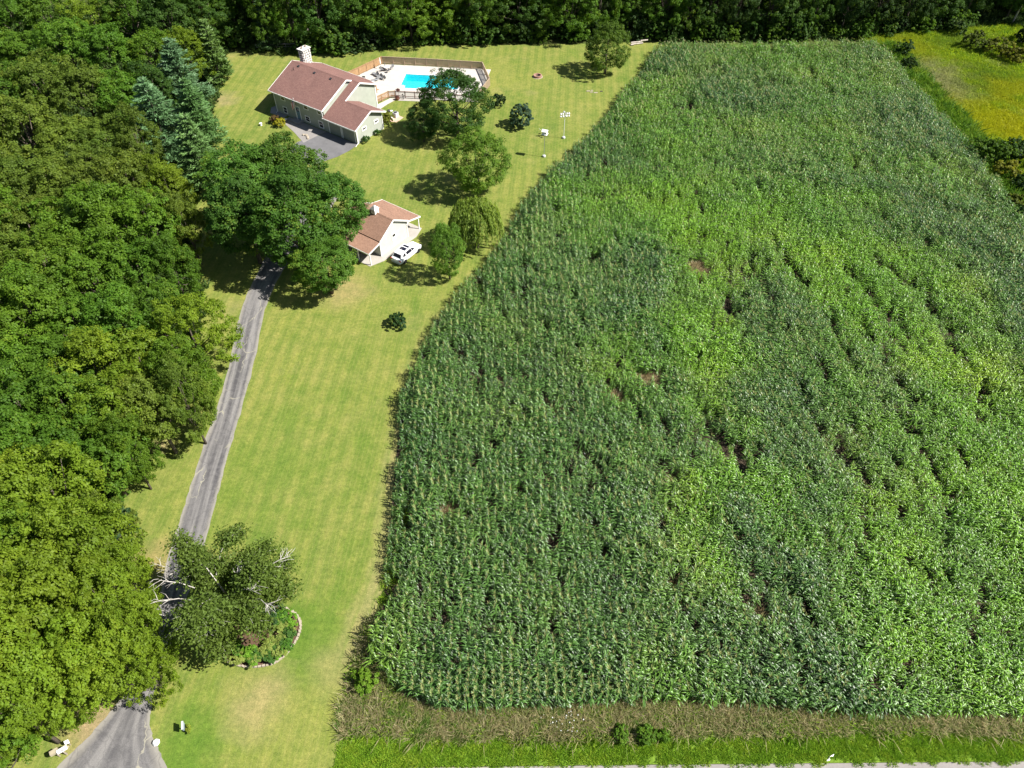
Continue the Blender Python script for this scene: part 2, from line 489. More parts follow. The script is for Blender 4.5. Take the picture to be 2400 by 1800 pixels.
def water_mat():
    m, nt, out = mat_new('pool_water')
    gl = nt.nodes.new('ShaderNodeBsdfGlossy'); gl.inputs['Roughness'].default_value = .03
    tr = nt.nodes.new('ShaderNodeBsdfTransparent'); tr.inputs['Color'].default_value = (.55, .95, .98, 1)
    fr = nt.nodes.new('ShaderNodeFresnel'); fr.inputs['IOR'].default_value = 1.33
    b = nt.nodes.new('ShaderNodeBump'); b.inputs['Strength'].default_value = .25; b.inputs['Distance'].default_value = .05
    L(nt, noise(nt, wpos(nt), 1.8, 3, .5, .6), b.inputs['Height']); L(nt, b.outputs[0], gl.inputs['Normal']); L(nt, b.outputs[0], fr.inputs['Normal'])
    ms = nt.nodes.new('ShaderNodeMixShader'); L(nt, fr.outputs[0], ms.inputs[0]); L(nt, tr.outputs[0], ms.inputs[1]); L(nt, gl.outputs[0], ms.inputs[2])
    L(nt, ms.outputs[0], out.inputs['Surface'])
    return m
M_WATER = water_mat()
def liner_mat():
    m, nt, out = mat_new('pool_liner')
    P = wpos(nt)
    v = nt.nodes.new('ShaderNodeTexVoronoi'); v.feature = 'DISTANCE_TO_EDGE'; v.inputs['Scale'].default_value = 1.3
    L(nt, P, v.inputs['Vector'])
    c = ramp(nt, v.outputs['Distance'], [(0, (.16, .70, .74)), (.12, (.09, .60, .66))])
    principled(nt, out, c, .5, .3)
    return m
M_LINER = liner_mat()

# ------------------------------------------------------------------ value noise (for planting density and height)
_rng = np.random.default_rng(3)
_lat = _rng.random((256, 256))
def vnoise(x, y, s):
    x = np.asarray(x, float)/s + 1000; y = np.asarray(y, float)/s + 1000
    i, j = np.floor(x).astype(int), np.floor(y).astype(int); fx, fy = x-i, y-j
    fx = fx*fx*(3-2*fx); fy = fy*fy*(3-2*fy)
    g = lambda a, b: _lat[a % 256, b % 256]
    return (g(i, j)*(1-fx)+g(i+1, j)*fx)*(1-fy) + (g(i, j+1)*(1-fx)+g(i+1, j+1)*fx)*fy
def inside(px, py, poly):
    px, py = np.asarray(px), np.asarray(py); c = np.zeros(px.shape, bool); n = len(poly)
    for i in range(n):
        x1, y1 = poly[i]; x2, y2 = poly[(i+1) % n]
        if y1 == y2: continue
        t = ((y1 > py) != (y2 > py)) & (px < (x2-x1)*(py-y1)/(y2-y1)+x1)
        c ^= t
    return c
def seg_dist(px, py, line):
    d = np.full(np.shape(px), 1e9)
    for (x1, y1), (x2, y2) in zip(line[:-1], line[1:]):
        dx, dy = x2-x1, y2-y1; t = np.clip(((px-x1)*dx+(py-y1)*dy)/(dx*dx+dy*dy), 0, 1)
        d = np.minimum(d, np.hypot(px-x1-t*dx, py-y1-t*dy))
    return d

# ================================================================== LARGE STRUCTURE: ground, water basin, drive, road
HTH = -0.614                                    # house and shed stand at the same angle
HC, HS = math.cos(HTH), math.sin(HTH)
HO = (-43.82, 128.29)
def HW(u, w): return (HO[0]+u*HC-w*HS, HO[1]+u*HS+w*HC)

POOL_A = -0.115
pc, ps = math.cos(POOL_A), math.sin(POOL_A)
def PW(a, b): return (-21.6+a*pc-b*ps, 138.2+a*ps+b*pc)
POOL = [PW(0.0, .6), PW(0.9, 0.6), PW(0.9, -.55), PW(3.4, -.55), PW(3.4, 0), PW(11.2, 0), PW(11.2, 5.4), PW(0.0, 5.4)]

FAR = 1500
sheet('ground', [(-FAR, -FAR), (FAR, -FAR), (FAR, FAR), (-FAR, FAR)], 0, M_FLOOR, [POOL])

corn_left = [(1412,100),(1395,140),(1335,215),(1265,295),(1187,368),(1128,442),(1083,522),(1018,602),(948,682),(905,760),(873,840),(860,920),(850,1010),(842,1100),(833,1200),(824,1300)]
lawn_px = [(300,1720),(-60,1720),(-60,1540),(120,1500),(230,1400),(240,1250),(215,1120),(260,1000),(330,920),(420,840),(440,640),(400,500),(440,330),(470,200),(490,116),(700,106),(900,99),(1200,96),(1420,90),(1440,100)]
lawn_r = [(1420,150),(1360,225),(1290,305),(1212,378),(1153,450),(1108,530),(1043,610),(975,690),(930,768),(897,845),(882,925),(868,1015),(858,1105),(846,1205),(815,1310),(800,1350),(770,1440),(752,1490),(744,1540),(728,1620),(706,1720)]
LAWN = [Q(*p) for p in lawn_px[::-1]]
LAWN = [Q(*p) for p in lawn_px] + smooth_line([Q(*p) for p in lawn_r], 5)
sheet('lawn', LAWN, .004, M_LAWN, [POOL])

mg = smooth_line([Q(*p) for p in lawn_r[:-4]], 6); mv, mf, mu = [], [], []
for i, p in enumerate(mg):
    a, b = Vector(mg[max(i-1, 0)]), Vector(mg[min(i+1, len(mg)-1)]); t_ = (b-a).normalized(); nv_ = Vector((t_.y, -t_.x))
    for k in range(5): q = Vector(p)+nv_*(3.4*(1-k/4)); mv.append((q.x, q.y, .008)); mu.append((k/4, i))
for i in range(len(mg)-1):
    for k in range(4): a = i*5+k; mf.append((a, a+5, a+6, a+1))
me = bpy.data.meshes.new('lawn_margin'); me.from_pydata(mv, [], mf); ul_ = me.uv_layers.new(name='UVMap')
for lp in me.loops: ul_.data[lp.index].uv = mu[lp.vertex_index]
for pl in me.polygons:
    if pl.normal.z < 0: pl.flip()
tag(add('lawn_margin', me, M_MARGIN), kind='structure')
CORN = smooth_line([Q(*p, 1.0) for p in corn_left], 4) + [Q(808,1365), Q(812,1440), Q(850,1485), Q(905,1515), Q(960,1535), Q(1060,1535), Q(1200,1528), Q(1400,1520), Q(1600,1528), Q(1850,1548), Q(2212,1556), Q(2420,1556)] + \
       [Q(2420,600,1.0), Q(2300,540,1.0), Q(2212,480,1.0), Q(2165,425,1.0), Q(2125,370,1.0), Q(2083,318,1.0), Q(2050,270,1.0), Q(1990,212,1.0), Q(1930,140,1.0), Q(1890,100,1.0), Q(1750,96,1.0), Q(1600,100,1.0)]
sheet('field_soil', CORN, .012, M_SOIL)
MEADOW = [Q(1840,84), Q(1880,90), Q(1935,140), Q(1995,212), Q(2055,270), Q(2090,320), Q(2130,370), Q(2170,425), Q(2218,480), Q(2300,540), Q(2420,600), Q(2700,640), Q(3000,300), Q(2800,60), Q(2400,40), Q(2100,62), Q(1960,70)]
sheet('meadow', MEADOW, .004, M_MEADOW)
# verge between field and road
TANV = [Q(800,1350), Q(770,1440), Q(752,1490), Q(744,1540), Q(736,1590), Q(900,1592), Q(1200,1596), Q(1600,1590), Q(1900,1583), Q(2212,1588), Q(2420,1588), Q(2420,1540), Q(2212,1545), Q(1850,1535), Q(1600,1515), Q(1400,1505), Q(1200,1512), Q(960,1515), Q(870,1480), Q(830,1420), Q(826,1350)]
sheet('dry_verge', TANV, .016, M_TANG)
GRNV = [Q(736,1588), Q(728,1625), Q(706,1720), Q(770,1720), Q(870,1655), Q(2420,1642.5), Q(2420,1590), Q(1900,1585), Q(1600,1592), Q(1200,1598), Q(900,1594)]
sheet('mown_verge', GRNV, .006, M_VERGE)
sheet('road', [(-300, 11.0), (300, 11.6), (300, 18.9), (42.3, 18.12), (11, 17.86), (-10.6, 17.62), (-20, 17.3), (-40, 16.6), (-300, 15.5)], .016, M_ROAD)

# driveway ribbon with uv (across, along)
dl = [(100,1680),(160,1622),(205,1576),(245,1530),(285,1475),(318,1400),(343,1300),(366,1195),(396,1100),(415,1040),(440,960),(470,880),(498,775),(521,670),(546,610),(580,545),(620,480),(660,415),(690,350)]
dr = [(372,1680),(347,1628),(330,1590),(324,1556),(329,1520),(345,1452),(372,1385),(402,1295),(440,1185),(462,1100),(478,1040),(500,960),(523,880),(550,780),(572,670),(600,605),(636,545),(682,488),(730,430),(765,370)]
dr = dr[:len(dl)]
DL = smooth_line([Q(*p) for p in dl], 6); DR = smooth_line([Q(*p) for p in dr], 6)
mb = MB(); uvs = []; acc = 0.0; NX = 8
for i in range(len(DL)):
    if i: acc += (Vector(DL[i])-Vector(DL[i-1])).length
    for k in range(NX+1):
        t = k/NX
        jx = (rnd.random()-.5)*.16 if k in (0, NX) else 0
        mb.v.append((DL[i][0]*(1-t)+DR[i][0]*t+jx, DL[i][1]*(1-t)+DR[i][1]*t, .012)); uvs.append((t, acc))
for i in range(len(DL)-1):
    for k in range(NX):
        a = i*(NX+1)+k; mb.f.append((a, a+1, a+NX+2, a+NX+1))
me = bpy.data.meshes.new('driveway'); me.from_pydata(mb.v, [], mb.f)
uvl = me.uv_layers.new(name='UVMap')
for lp in me.loops: uvl.data[lp.index].uv = uvs[lp.vertex_index]
bm = bmesh.new(); bm.from_mesh(me)
for f in bm.faces:
    if f.normal.z < 0: f.normal_flip()
bm.to_mesh(me); bm.free()
tag(add('driveway', me, M_ASPH), kind='structure')
# garage forecourt: asphalt bay and a concrete walk along the house front
pad = [HW(13.2, .45), HW(20.7, .45), HW(20.9, -2.0), HW(20.6, -4.6), HW(19.0, -9.0), HW(12.5, -9.5), HW(11.5, -5.0), HW(12.9, -1.4)]
pm = sheet('garage_forecourt', pad, .020, M_BAY)
sheet('front_walk', [HW(3.8, .4), HW(4.1, -1.6), HW(8.8, -3.1), HW(10.5, -3.8), HW(12.6, -4.6), HW(12.85, -1.0), HW(13.15, .4)], .028, M_WALK)
sheet('house_side_pad', [HW(-1.6, .9), HW(-.2, -.6), HW(3.2, -.5), HW(3.2, .5), HW(.6, .6), HW(.5, 2.4), HW(-1.2, 2.4)], .024, M_APRON)
# pool terrace
DECK = [(-25.6, 131.4), (-23.3, 133.75), (-21.9, 133.85), (-16.4, 133.15), (-6.5, 131.9), (-4.2, 145.6), (-17.1, 147.15), (-26.2, 148.1), (-30.3, 143.2), (-33.0, 139.5), (-28.0, 136.0)]
sheet('pool_deck', DECK, .05, M_DECK, [POOL], thick=.05)
sheet('pool_gate_walk', [(-25.4, 130.7), (-23.0, 133.55), (-21.7, 133.65), (-21.6, 133.2), (-23.2, 131.2), (-24.3, 129.4)], .032, M_DECK)
sheet('planter_walk', [(-21.9, 133.7), (-17.2, 133.15), (-17.3, 132.3), (-21.4, 132.6)], .030, M_SLAB)

# ================================================================== HOUSE
house = thing('ranch_house', 'large sage green split-level house with brown shingle roof and stone chimney', 'house', (*HO, 0), HTH)
SL = .437
zeA, zrA, wrA, uA = 4.15, 7.075, 6.7, 13.44
uB, uC, wC, zeC = 15.24, 21.22, -.17, 2.953
zC = lambda w: zeC + SL*(w-wC)
wrB, wrC, wBr, wCr = 8.05, 4.04, 12.42, 7.59
wAr = 2*wrA
ov = .59
def gable_walls(mb, u0, u1, w0, w1, wr, zf, zr_, zb):
    # solid prism: side profile pushed along u
    mb.extr([(u0, w0, 0), (u0, w1, 0), (u0, w1, zb), (u0, wr, zr_), (u0, w0, zf)], (u1-u0, 0, 0))
RT = .16                                              # roof thickness measured down
mb = MB(); gable_walls(mb, .55, uA-.35, .59, wAr-.59, wrA, zeA+SL*.59-RT, zrA-RT, zeA+SL*.59-RT)
mb.build('wall', M_SAGE, house)
mb = MB(); gable_walls(mb, uA-.35, uB-.4, .59, wBr-.5, wrB, zC(.59)-RT, zC(wrB)-RT, zC(wrB)-SL*(wBr-.5-wrB)-RT)
mb.build('wall', M_SAGE, house, label='narrow stepped wall section between main block and garage')
mb = MB(); gable_walls(mb, uB-.4, uC-.59, .6, 6.95, wrC, zC(.6)-RT, zC(wrC)-RT, zC(wrC)-SL*(6.95-wrC)-RT)
mb.build('wall', M_SAGE, house, label='garage walls')
def roof_slab(u0, u1, wa, za, wb, zb, name='roof', mat=M_SHINGLE, parent=house):
    # own object, with local x along eave and y up the slope so courses follow the slope
    o_w = Vector((u0, wa, za)); yv = Vector((0, wb-wa, zb-za)); Ls = yv.length; yv.normalize()
    xv = Vector((1, 0, 0)); zv = xv.cross(yv)
    if zv.z < 0: xv = -xv; zv = xv.cross(yv); o_w = Vector((u1, wa, za))
    m = MB()
    m.box(((u1-u0)/2, Ls/2, -RT/2), (u1-u0, Ls, RT))
    o = m.build(name, mat, parent)
    M4 = Matrix((xv, yv, zv)).transposed().to_4x4(); M4.translation = o_w
    o.matrix_local = M4
    return o
rA = roof_slab(0, uA, 0, zeA, wrA, zrA)
rA2 = roof_slab(0, uA, wAr, zeA, wrA, zrA)
rB = roof_slab(uA-.06, uB, wC, zeC, wrB, zC(wrB))
rB2 = roof_slab(uA-.06, uB, wBr, zC(wrB)-SL*(wBr-wrB), wrB, zC(wrB))
rC = roof_slab(uB+.002, uC, wC, zeC, wrC, zC(wrC))
rC2 = roof_slab(uB-.35, uC, wCr, zC(wrC)-SL*(wCr-wrC), wrC, zC(wrC))
# ridge caps
for (u0, u1, w, z) in ((0, uA, wrA, zrA), (uA+.02, uB, wrB, zC(wrB)), (uB+.05, uC, wrC, zC(wrC))):
    MB().extr([(u0-.01, w-.16, z-.055), (u0-.01, w, z+.03), (u0-.01, w+.16, z-.055)], (u1-u0+.02, 0, 0)).build('ridge_cap', M_SHINGLE, house)
def trim(a, b, w=.03, h=.2, up=(0, 0, 1), name='fascia', mat=M_WHITE):
    return MB().bar(a, b, w, h, up).build(name, mat, house)
# rake boards on the right-hand gables and the left gable
def rake(u, w0, z0, w1, z1): trim((u, w0, z0-.09), (u, w1, z1-.09), .05, .24)
rake(uA+.028, 0, zeA, wrA, zrA); rake(uA+.028, wrA, zrA, wAr, zeA)
rake(uB+.03, wrC+.05, zC(wrC)+.05, wrB, zC(wrB)+.02); rake(uB+.03, wrB, zC(wrB)+.02, wBr, zC(wrB)-SL*(wBr-wrB)+.02)
rake(uC+.028, wC, zeC, wrC, zC(wrC)); rake(uC+.028, wrC, zC(wrC), wCr, zC(wrC)-SL*(wCr-wrC))
rake(-.028, 0, zeA, wrA, zrA); rake(-.028, wrA, zrA, wAr, zeA)
# soffit boards under gable overhangs
for (u0, u1, w0, z0, w1, z1) in ((uB-.38, uB-.01, 7.3, zC(7.3), wrB, zC(wrB)), (uC-.57, uC-.01, wC+.05, zeC, wrC, zC(wrC))):
    MB().extr([(u0, w0, z0-RT-.012), (u0, w1, z1-RT-.012), (u0, w1, z1-RT-.03), (u0, w0, z0-RT-.03)], (u1-u0, 0, 0)).build('soffit', M_WHITE, house)
# gutters: open troughs along the eaves
def gutter(u0, u1, w, z, sgn=-1):
    m = MB(); a = w; b = w+sgn*.12
    m.extr([(u0, a, z-.02), (u0, a, z-.16), (u0, b, z-.16), (u0, b, z-.02), (u0, b-sgn*.02, z-.02), (u0, b-sgn*.02, z-.13), (u0, a+sgn*.02, z-.13), (u0, a+sgn*.02, z-.02)], (u1-u0, 0, 0))
    return m.build('gutter', M_WHITE, house)
gutter(0, uA, -.005, zeA); gutter(uA-.06, uC, wC-.005, zeC); gutter(uB+.1, uC, wCr+.005, zC(wrC)-SL*(wCr-wrC), 1); gutter(0, uA, wAr+.005, zeA, 1)
def downspout(pts): MB().tube(pts, .05, 6).build('downspout', M_WHITE, house)
downspout([(.45, -.06, zeA-.15), (.62, .5, zeA-.42), (.62, .52, .15), (.62, .1, .05)])
downspout([(uC-.3, wC-.06, zeC-.15), (uC-.53, .4, zeC-.4), (uC-.53, .45, .2), (uC-.2, -.5, .06)])
downspout([(uB-.3, wBr+.06, 4.45), (uB-.33, wBr-.42, 4.2), (uB-.33, wBr-.42, .15)])
downspout([(uC-.3, wCr+.06, 3.0), (uC-.53, 7.02, 2.7), (uC-.53, 7.02, .15)])
downspout([(uA-.1, -.06, zeA-.15), (uA+.02, -.02, zeA-.5), (uA+.05, -.1, zeC+.1)])
# corner boards
for (u, w, z) in ((uC-.57, .58, zC(.6)-.2), (uC-.57, 6.97, 3.2), (.53, .57, zeA), (uB-.38, wBr-.52, 4.5)):
    MB().box((u, w, z/2), (.12, .12, z)).build('corner_board', M_WHITE, house)
# windows on the front (w = .59) and the right gable
def window(u0, u1, z0, z1, w=.585, panes=2):
    fr = MB(); t = .14
    fr.box(((u0+u1)/2, w-.03, z0+t/2), (u1-u0, .07, t)); fr.box(((u0+u1)/2, w-.03, z1-t/2), (u1-u0, .07, t))
    fr.box((u0+t/2, w-.03, (z0+z1)/2), (t, .07, z1-z0-2*t)); fr.box((u1-t/2, w-.03, (z0+z1)/2), (t, .07, z1-z0-2*t))
    f = fr.build('window', M_WHITE, house)
    h = (z1-z0-2*t)
    MB().box(((u0+u1)/2, w-.012, (z0+z1)/2), (u1-u0-2*t, .02, h)).build('pane', M_PANE, f)
    MB().box(((u0+u1)/2, w-.03, (z0+z1)/2), (u1-u0-2*t, .035, .05)).build('sash_rail', M_WHITE, f)
for (u0, u1, z0, z1) in ((2.3, 3.4, .32, 1.62), (2.25, 3.45, 2.75, 3.85), (8.1, 9.3, 2.75, 3.85), (7.95, 9.2, .42, 1.55), (11.45, 12.6, 2.8, 3.85), (11.35, 12.5, .28, 1.6)):
    window(u0, u1, z0, z1)
ug = uC-.585
for (w0, w1) in ((1.9, 3.0), (4.95, 6.05)):
    fr = MB(); z0, z1, t = 1.72, 2.42, .2
    fr.box((ug+.02, (w0+w1)/2, z0+t/2), (.05, w1-w0, t)); fr.box((ug+.02, (w0+w1)/2, z1-t/2), (.05, w1-w0, t))
    fr.box((ug+.02, w0+.07, (z0+z1)/2), (.05, .14, z1-z0-2*t)); fr.box((ug+.02, w1-.07, (z0+z1)/2), (.05, .14, z1-z0-2*t))
    f = fr.build('window', M_WHITE, house, label='small slit window in garage gable')
    MB().box((ug+.008, (w0+w1)/2, (z0+z1)/2), (.012, w1-w0-.28, z1-z0-2*t)).build('pane', M_PANE, f)
# entry door, porch lamp, steps
d = MB().box((6.28, .565, 1.42), (1.0, .05, 2.2)).build('door', M_TEAL, house)
MB().box((5.7, .55, 1.45), (.12, .07, 2.35)).box((6.86, .55, 1.45), (.12, .07, 2.35)).box((6.28, .55, 2.68), (1.28, .07, .14)).build('door_frame', M_WHITE, d)
MB().box((6.28, .535, 2.0), (.6, .02, .6)).build('pane', M_PANE, d)
MB().lathe([(.0, -.02), (.03, -.02), (.03, .02), (0, .02)], 8, (6.68, .52, 1.35)).build('handle', M_STEEL, d)
MB().box((6.28, -.1, .14), (2.1, 1.35, .28)).build('doorstep', M_APRON, house)
# garage doors, panelled
for (u0, u1) in ((14.0, 16.75), (17.25, 20.05)):
    g = MB()
    for k in range(4):
        z = .06+k*.50
        g.box(((u0+u1)/2, .572, z+.245), (u1-u0, .045, .485))
    gd = g.build('garage_door', M_GARAGE, house)
    for k in range(4):
        for j in range(6):
            q = (u1-u0)/6
            MB().box((u0+q*(j+.5), .548, .06+k*.5+.245), (q*.72, .012, .30)).build('door_panel', M_GARAGE, gd)
    MB().box((u0-.09, .555, 1.08), (.16, .08, 2.16)).box((u1+.09, .555, 1.08), (.16, .08, 2.16)).box(((u0+u1)/2, .555, 2.14), (u1-u0, .08, .14)).build('garage_trim', M_WHITE, house)
# roof vents, plumbing stacks
sd = Vector((0, wrA, zrA-zeA)).normalized()
for (u, w, tall) in ((2.25, 6.0, 0), (1.85, 5.1, 1), (6.4, 5.85, 0), (10.4, 5.85, 0)):
    z = zeA + (zrA-zeA)*w/wrA
    if tall: MB().tube([(u, w, z-.05), (u, w, z+.45)], .06, 8).build('vent_pipe', M_DARK, house)
    else:
        m = MB(); m.extr([(u-.2, w-.22, z-.14), (u-.2, w+.22, z+.08), (u-.2, w+.2, z+.2), (u-.2, w-.1, z+.1)], (.4, 0, 0)); m.build('roof_vent', M_DARK, house)
# stone chimney with individual stones
ch = MB().box((.25, 9.65, 4.1), (1.15, 1.75, 8.2)).build('chimney', M_MORTAR, house)
st_meshes = []
for k in range(6):
    r2 = random.Random(k); m = MB()
    prof = [(-.5, -.35), (.05, -.5), (.5, -.3), (.48, .32), (.0, .5), (-.47, .3)]
    pts = [(x+r2.uniform(-.08, .08), y+r2.uniform(-.08, .08)) for x, y in prof]
    n0 = len(m.v)
    m.v += [(x, y, 0) for x, y in pts] + [(x*.8, y*.8, 1) for x, y in pts]
    m.f.append(tuple(range(6, 12)))
    for i in range(6): m.f.append((i, (i+1) % 6, 6+(i+1) % 6, 6+i))
    sm = m.mesh('stone'); sm.materials.append(M_STONE); st_meshes.append(sm)
ns = 0
for face in range(4):
    L_ = 1.75 if face in (0, 2) else 1.15
    zz = 5.0
    while zz < 8.05:
        hh = rnd.uniform(.32, .5); x = -L_/2
        while x < L_/2-.05:
            ww = min(rnd.uniform(.34, .66), L_/2-x)
            if L_/2-x-ww < .12: ww = L_/2-x
            s = bpy.data.objects.new('stone', st_meshes[rnd.randrange(6)]); COL.objects.link(s); s.parent = ch
            nv = [Vector((1, 0, 0)), Vector((0, 1, 0)), Vector((-1, 0, 0)), Vector((0, -1, 0))][face]
            tv = Vector((0, 0, 1)).cross(nv)
            Mx = Matrix((tv, Vector((0, 0, 1)), nv)).transposed()
            c = Vector((.25, 9.65, zz+hh/2)) + nv*((1.15 if face in (0, 2) else 1.75)/2-.01) + tv*(x+ww/2)
            M4 = Mx.to_4x4() @ Matrix.Diagonal((ww*.9, hh*.88, rnd.uniform(.08, .17), 1)); M4.translation = c
            s.matrix_local = M4; ns += 1
            x += ww
        zz += hh
cap = MB().box((.25, 9.65, 8.28), (1.5, 2.1, .16)).build('chimney_cap', M_STONE, house)
for dy in (-.45, .45): MB().lathe([(.16, 0), (.16, .35), (.12, .35), (.12, .1)], 10, (.25, 9.65+dy, 8.36)).build('flue', M_EDGE, cap)

# rear raised landing with railing behind the house
ld = thing('cedar_landing', 'orange cedar landing with picket railing at the rear house corner', 'landing', (*HW(10.0, 0), 0), HTH)
ld.location = (*HW(0, 0), 0)
MB().box((9.2, 14.9, .75), (3.0, 3.2, .12)).build('platform', M_CEDAR, ld)
for (u, w) in ((10.6, 13.4), (10.6, 16.4), (7.8, 16.4)): MB().box((u, w, .9), (.11, .11, 1.8)).build('post', M_CEDAR, ld)
pk = MB(); rl = MB()
for i in range(20): pk.box((10.6, 13.5+i*.147, 1.27), (.03, .085, .85))
rl.box((10.6, 14.9, 1.72), (.05, 3.1, .1)).box((10.6, 14.9, .92), (.05, 3.1, .1))
pk.build('pickets', M_CEDAR, ld, kind='stuff'); rl.build('rail', M_CEDAR, ld)
for k in range(4): MB().box((9.2, 16.7+k*.28, .58-k*.17), (1.6, .28, .06)).build('step', M_CEDAR, ld)

# ================================================================== SHED with porches
SO = (-20.19, 83.53)
shed = thing('porch_shed', 'small cream gable shed with open porches on both sides and a white cupola', 'shed', (*SO, 0), HTH)
def SWp(u, w): return (SO[0]+u*HC-w*HS, SO[1]+u*HS+w*HC)
SLEN = -6.9
w1, w2, wr, zr_, ze_ = 2.35, 8.2, 5.35, 4.75, 2.95
pe = 2.2
rs = (zr_-ze_)/(wr-w1)
mb = MB(); mb.extr([(SLEN, w1, 0), (SLEN, w2, 0), (SLEN, w2, zr_-rs*(w2-wr)-.12), (SLEN, wr, zr_-.12), (SLEN, w1, ze_-.12)], (-SLEN, 0, 0)); mb.build('wall', M_CREAM, shed)
roof_slab(SLEN-.3, .32, w1-.18, ze_-rs*.18, wr, zr_, 'roof', M_SHINGLE2, shed)
roof_slab(SLEN-.3, .32, w2+.05, zr_-rs*(w2+.05-wr), wr, zr_, 'roof', M_SHINGLE2, shed)
roof_slab(SLEN-.3, .32, -.25, pe, w1-.05, ze_-.22, 'porch_roof', M_SHINGLE2, shed)
roof_slab(SLEN-.3, .32, 10.9, pe, w2-.02, zr_-rs*(w2-wr)-.16, 'porch_roof', M_SHINGLE2, shed)
MB().extr([(SLEN-.3, wr-.15, zr_-.055), (SLEN-.3, wr, zr_+.03), (SLEN-.3, wr+.15, zr_-.055)], (.62-SLEN, 0, 0)).build('ridge_cap', M_SHINGLE2, shed)
for u in (.345, SLEN-.325):
    for a in (((w1-.2, ze_-rs*.2), (wr, zr_)), ((wr, zr_), (w2+.08, zr_-rs*(w2-wr+.08))), ((-.28, pe), (w1-.1, ze_-.22)), ((w2, zr_-rs*(w2-wr)-.16), (10.93, pe))):
        MB().bar((u, a[0][0], a[0][1]-.08), (u, a[1][0], a[1][1]-.08), .05, .22).build('fascia', M_WHITE, shed)
for (wq, z) in ((-.29, pe), (10.94, pe)): MB().box(((SLEN)/2, wq, z-.12), (.6-SLEN, .04, .2)).build('fascia', M_WHITE, shed)
for w in (-.0, 10.6):
    for u in (.15, -2.2, -4.5, SLEN+.05):
        MB().box((u, w, 1.05), (.12, .12, 2.1)).build('post', M_WHITE, shed)
    MB().box(((SLEN+.2)/2, w, 2.06), (-SLEN+.2, .1, .16)).build('beam', M_WHITE, shed)
for w in (w1, w2): MB().box((.02, w, 1.3), (.1, .12, 2.6)).build('corner_board', M_WHITE, shed)
f = MB()
for (w, z, sw, sh) in ((5.3, 1.3, .9, .14), (5.3, 2.28, .9, .14), (4.92, 1.79, .14, .84), (5.68, 1.79, .14, .84)): f.box((.03, w, z), (.06, sw, sh))
f = f.build('window', M_WHITE, shed); MB().box((.012, 5.3, 1.79), (.02, .62, .84)).build('pane', M_PANE, f)
MB().box((.035, 5.3, 1.6), (.02, .62, .3)).build('lower_sash', M_WHITE, f)
# cupola
cu = MB().box((-3.15, wr, zr_+.18), (.8, .8, .75)).build('cupola', M_WHITE, shed)
for (dx, dy) in ((.405, 0), (-.405, 0), (0, .405), (0, -.405)):
    MB().box((-3.15+dx, wr+dy, zr_+.28), (.02 if dx else .5, .02 if dy else .5, .36)).build('louvre', M_LGREY, cu)
p = [(-3.65, wr-.5, zr_+.56), (-2.65, wr-.5, zr_+.56), (-2.65, wr+.5, zr_+.56), (-3.65, wr+.5, zr_+.56)]; ap = (-3.15, wr, zr_+1.1)
m = MB(); m.poly(p[::-1])
for i in range(4): m.poly([p[i], p[(i+1) % 4], ap])
m.build('cupola_roof', M_STEEL, cu)
MB().tube([(-3.15, wr, zr_+1.08), (-3.15, wr, zr_+1.75)], .02, 5).bar((-3.4, wr, zr_+1.6), (-2.9, wr, zr_+1.6), .03).build('weathervane', M_DARK, cu)
sheet('shed_slab', [SWp(SLEN-.6, -.35), SWp(.2, -.35), SWp(1.0, 1.8), SWp(1.05, 8.9), SWp(.35, 10.95), SWp(SLEN-2.4, 10.95), SWp(SLEN-2.4, 7)], .06, M_SLAB, thick=.06)

# ================================================================== POOL
pool = thing('swimming_pool', 'turquoise in-ground swimming pool with notched corner in the white terrace', 'pool', (0, 0, 0))
m = MB(); k = len(POOL)
m.v = [(x, y, .05) for x, y in POOL] + [(x, y, -1.35) for x, y in POOL]
for t in tessellate_polygon([[Vector((x, y, 0)) for x, y in POOL]]): m.f.append(tuple(k+i for i in t))
for i in range(k): m.f.append((i, (i+1) % k, k+(i+1) % k, k+i))
me = bpy.data.meshes.new('basin'); me.from_pydata(m.v, [], m.f)
add('basin', me, M_LINER, pool)
sheet('pool_water', [tuple(Vector(p)) for p in POOL], -.10, M_WATER).parent = pool
bpy.data.objects['pool_water'].pop('kind', None) if 'kind' in bpy.data.objects['pool_water'] else None
m = MB()
for i in range(k):
    a, b = Vector((*POOL[i], .075)), Vector((*POOL[(i+1) % k], .075)); dn = (b-a).normalized(); nn = Vector((dn.y, -dn.x, 0))
    m.bar(a+nn*.12, b+nn*.12, .26, .05)
m.build('coping', M_WHITE, pool)
lad = MB()
for o_ in (0, .5):
    a = PW(11.0-.9-o_, .02)
    lad.tube([(a[0]+.3*ps, a[1]-.3*pc, .05), (a[0]+.25*ps, a[1]-.25*pc, .75), (a[0]-.1*ps, a[1]+.1*pc, .8), (a[0]-.25*ps, a[1]+.25*pc, .6), (a[0]-.25*ps, a[1]+.25*pc, -.8)], .025, 6)
lad.build('ladder', M_STEEL, pool)

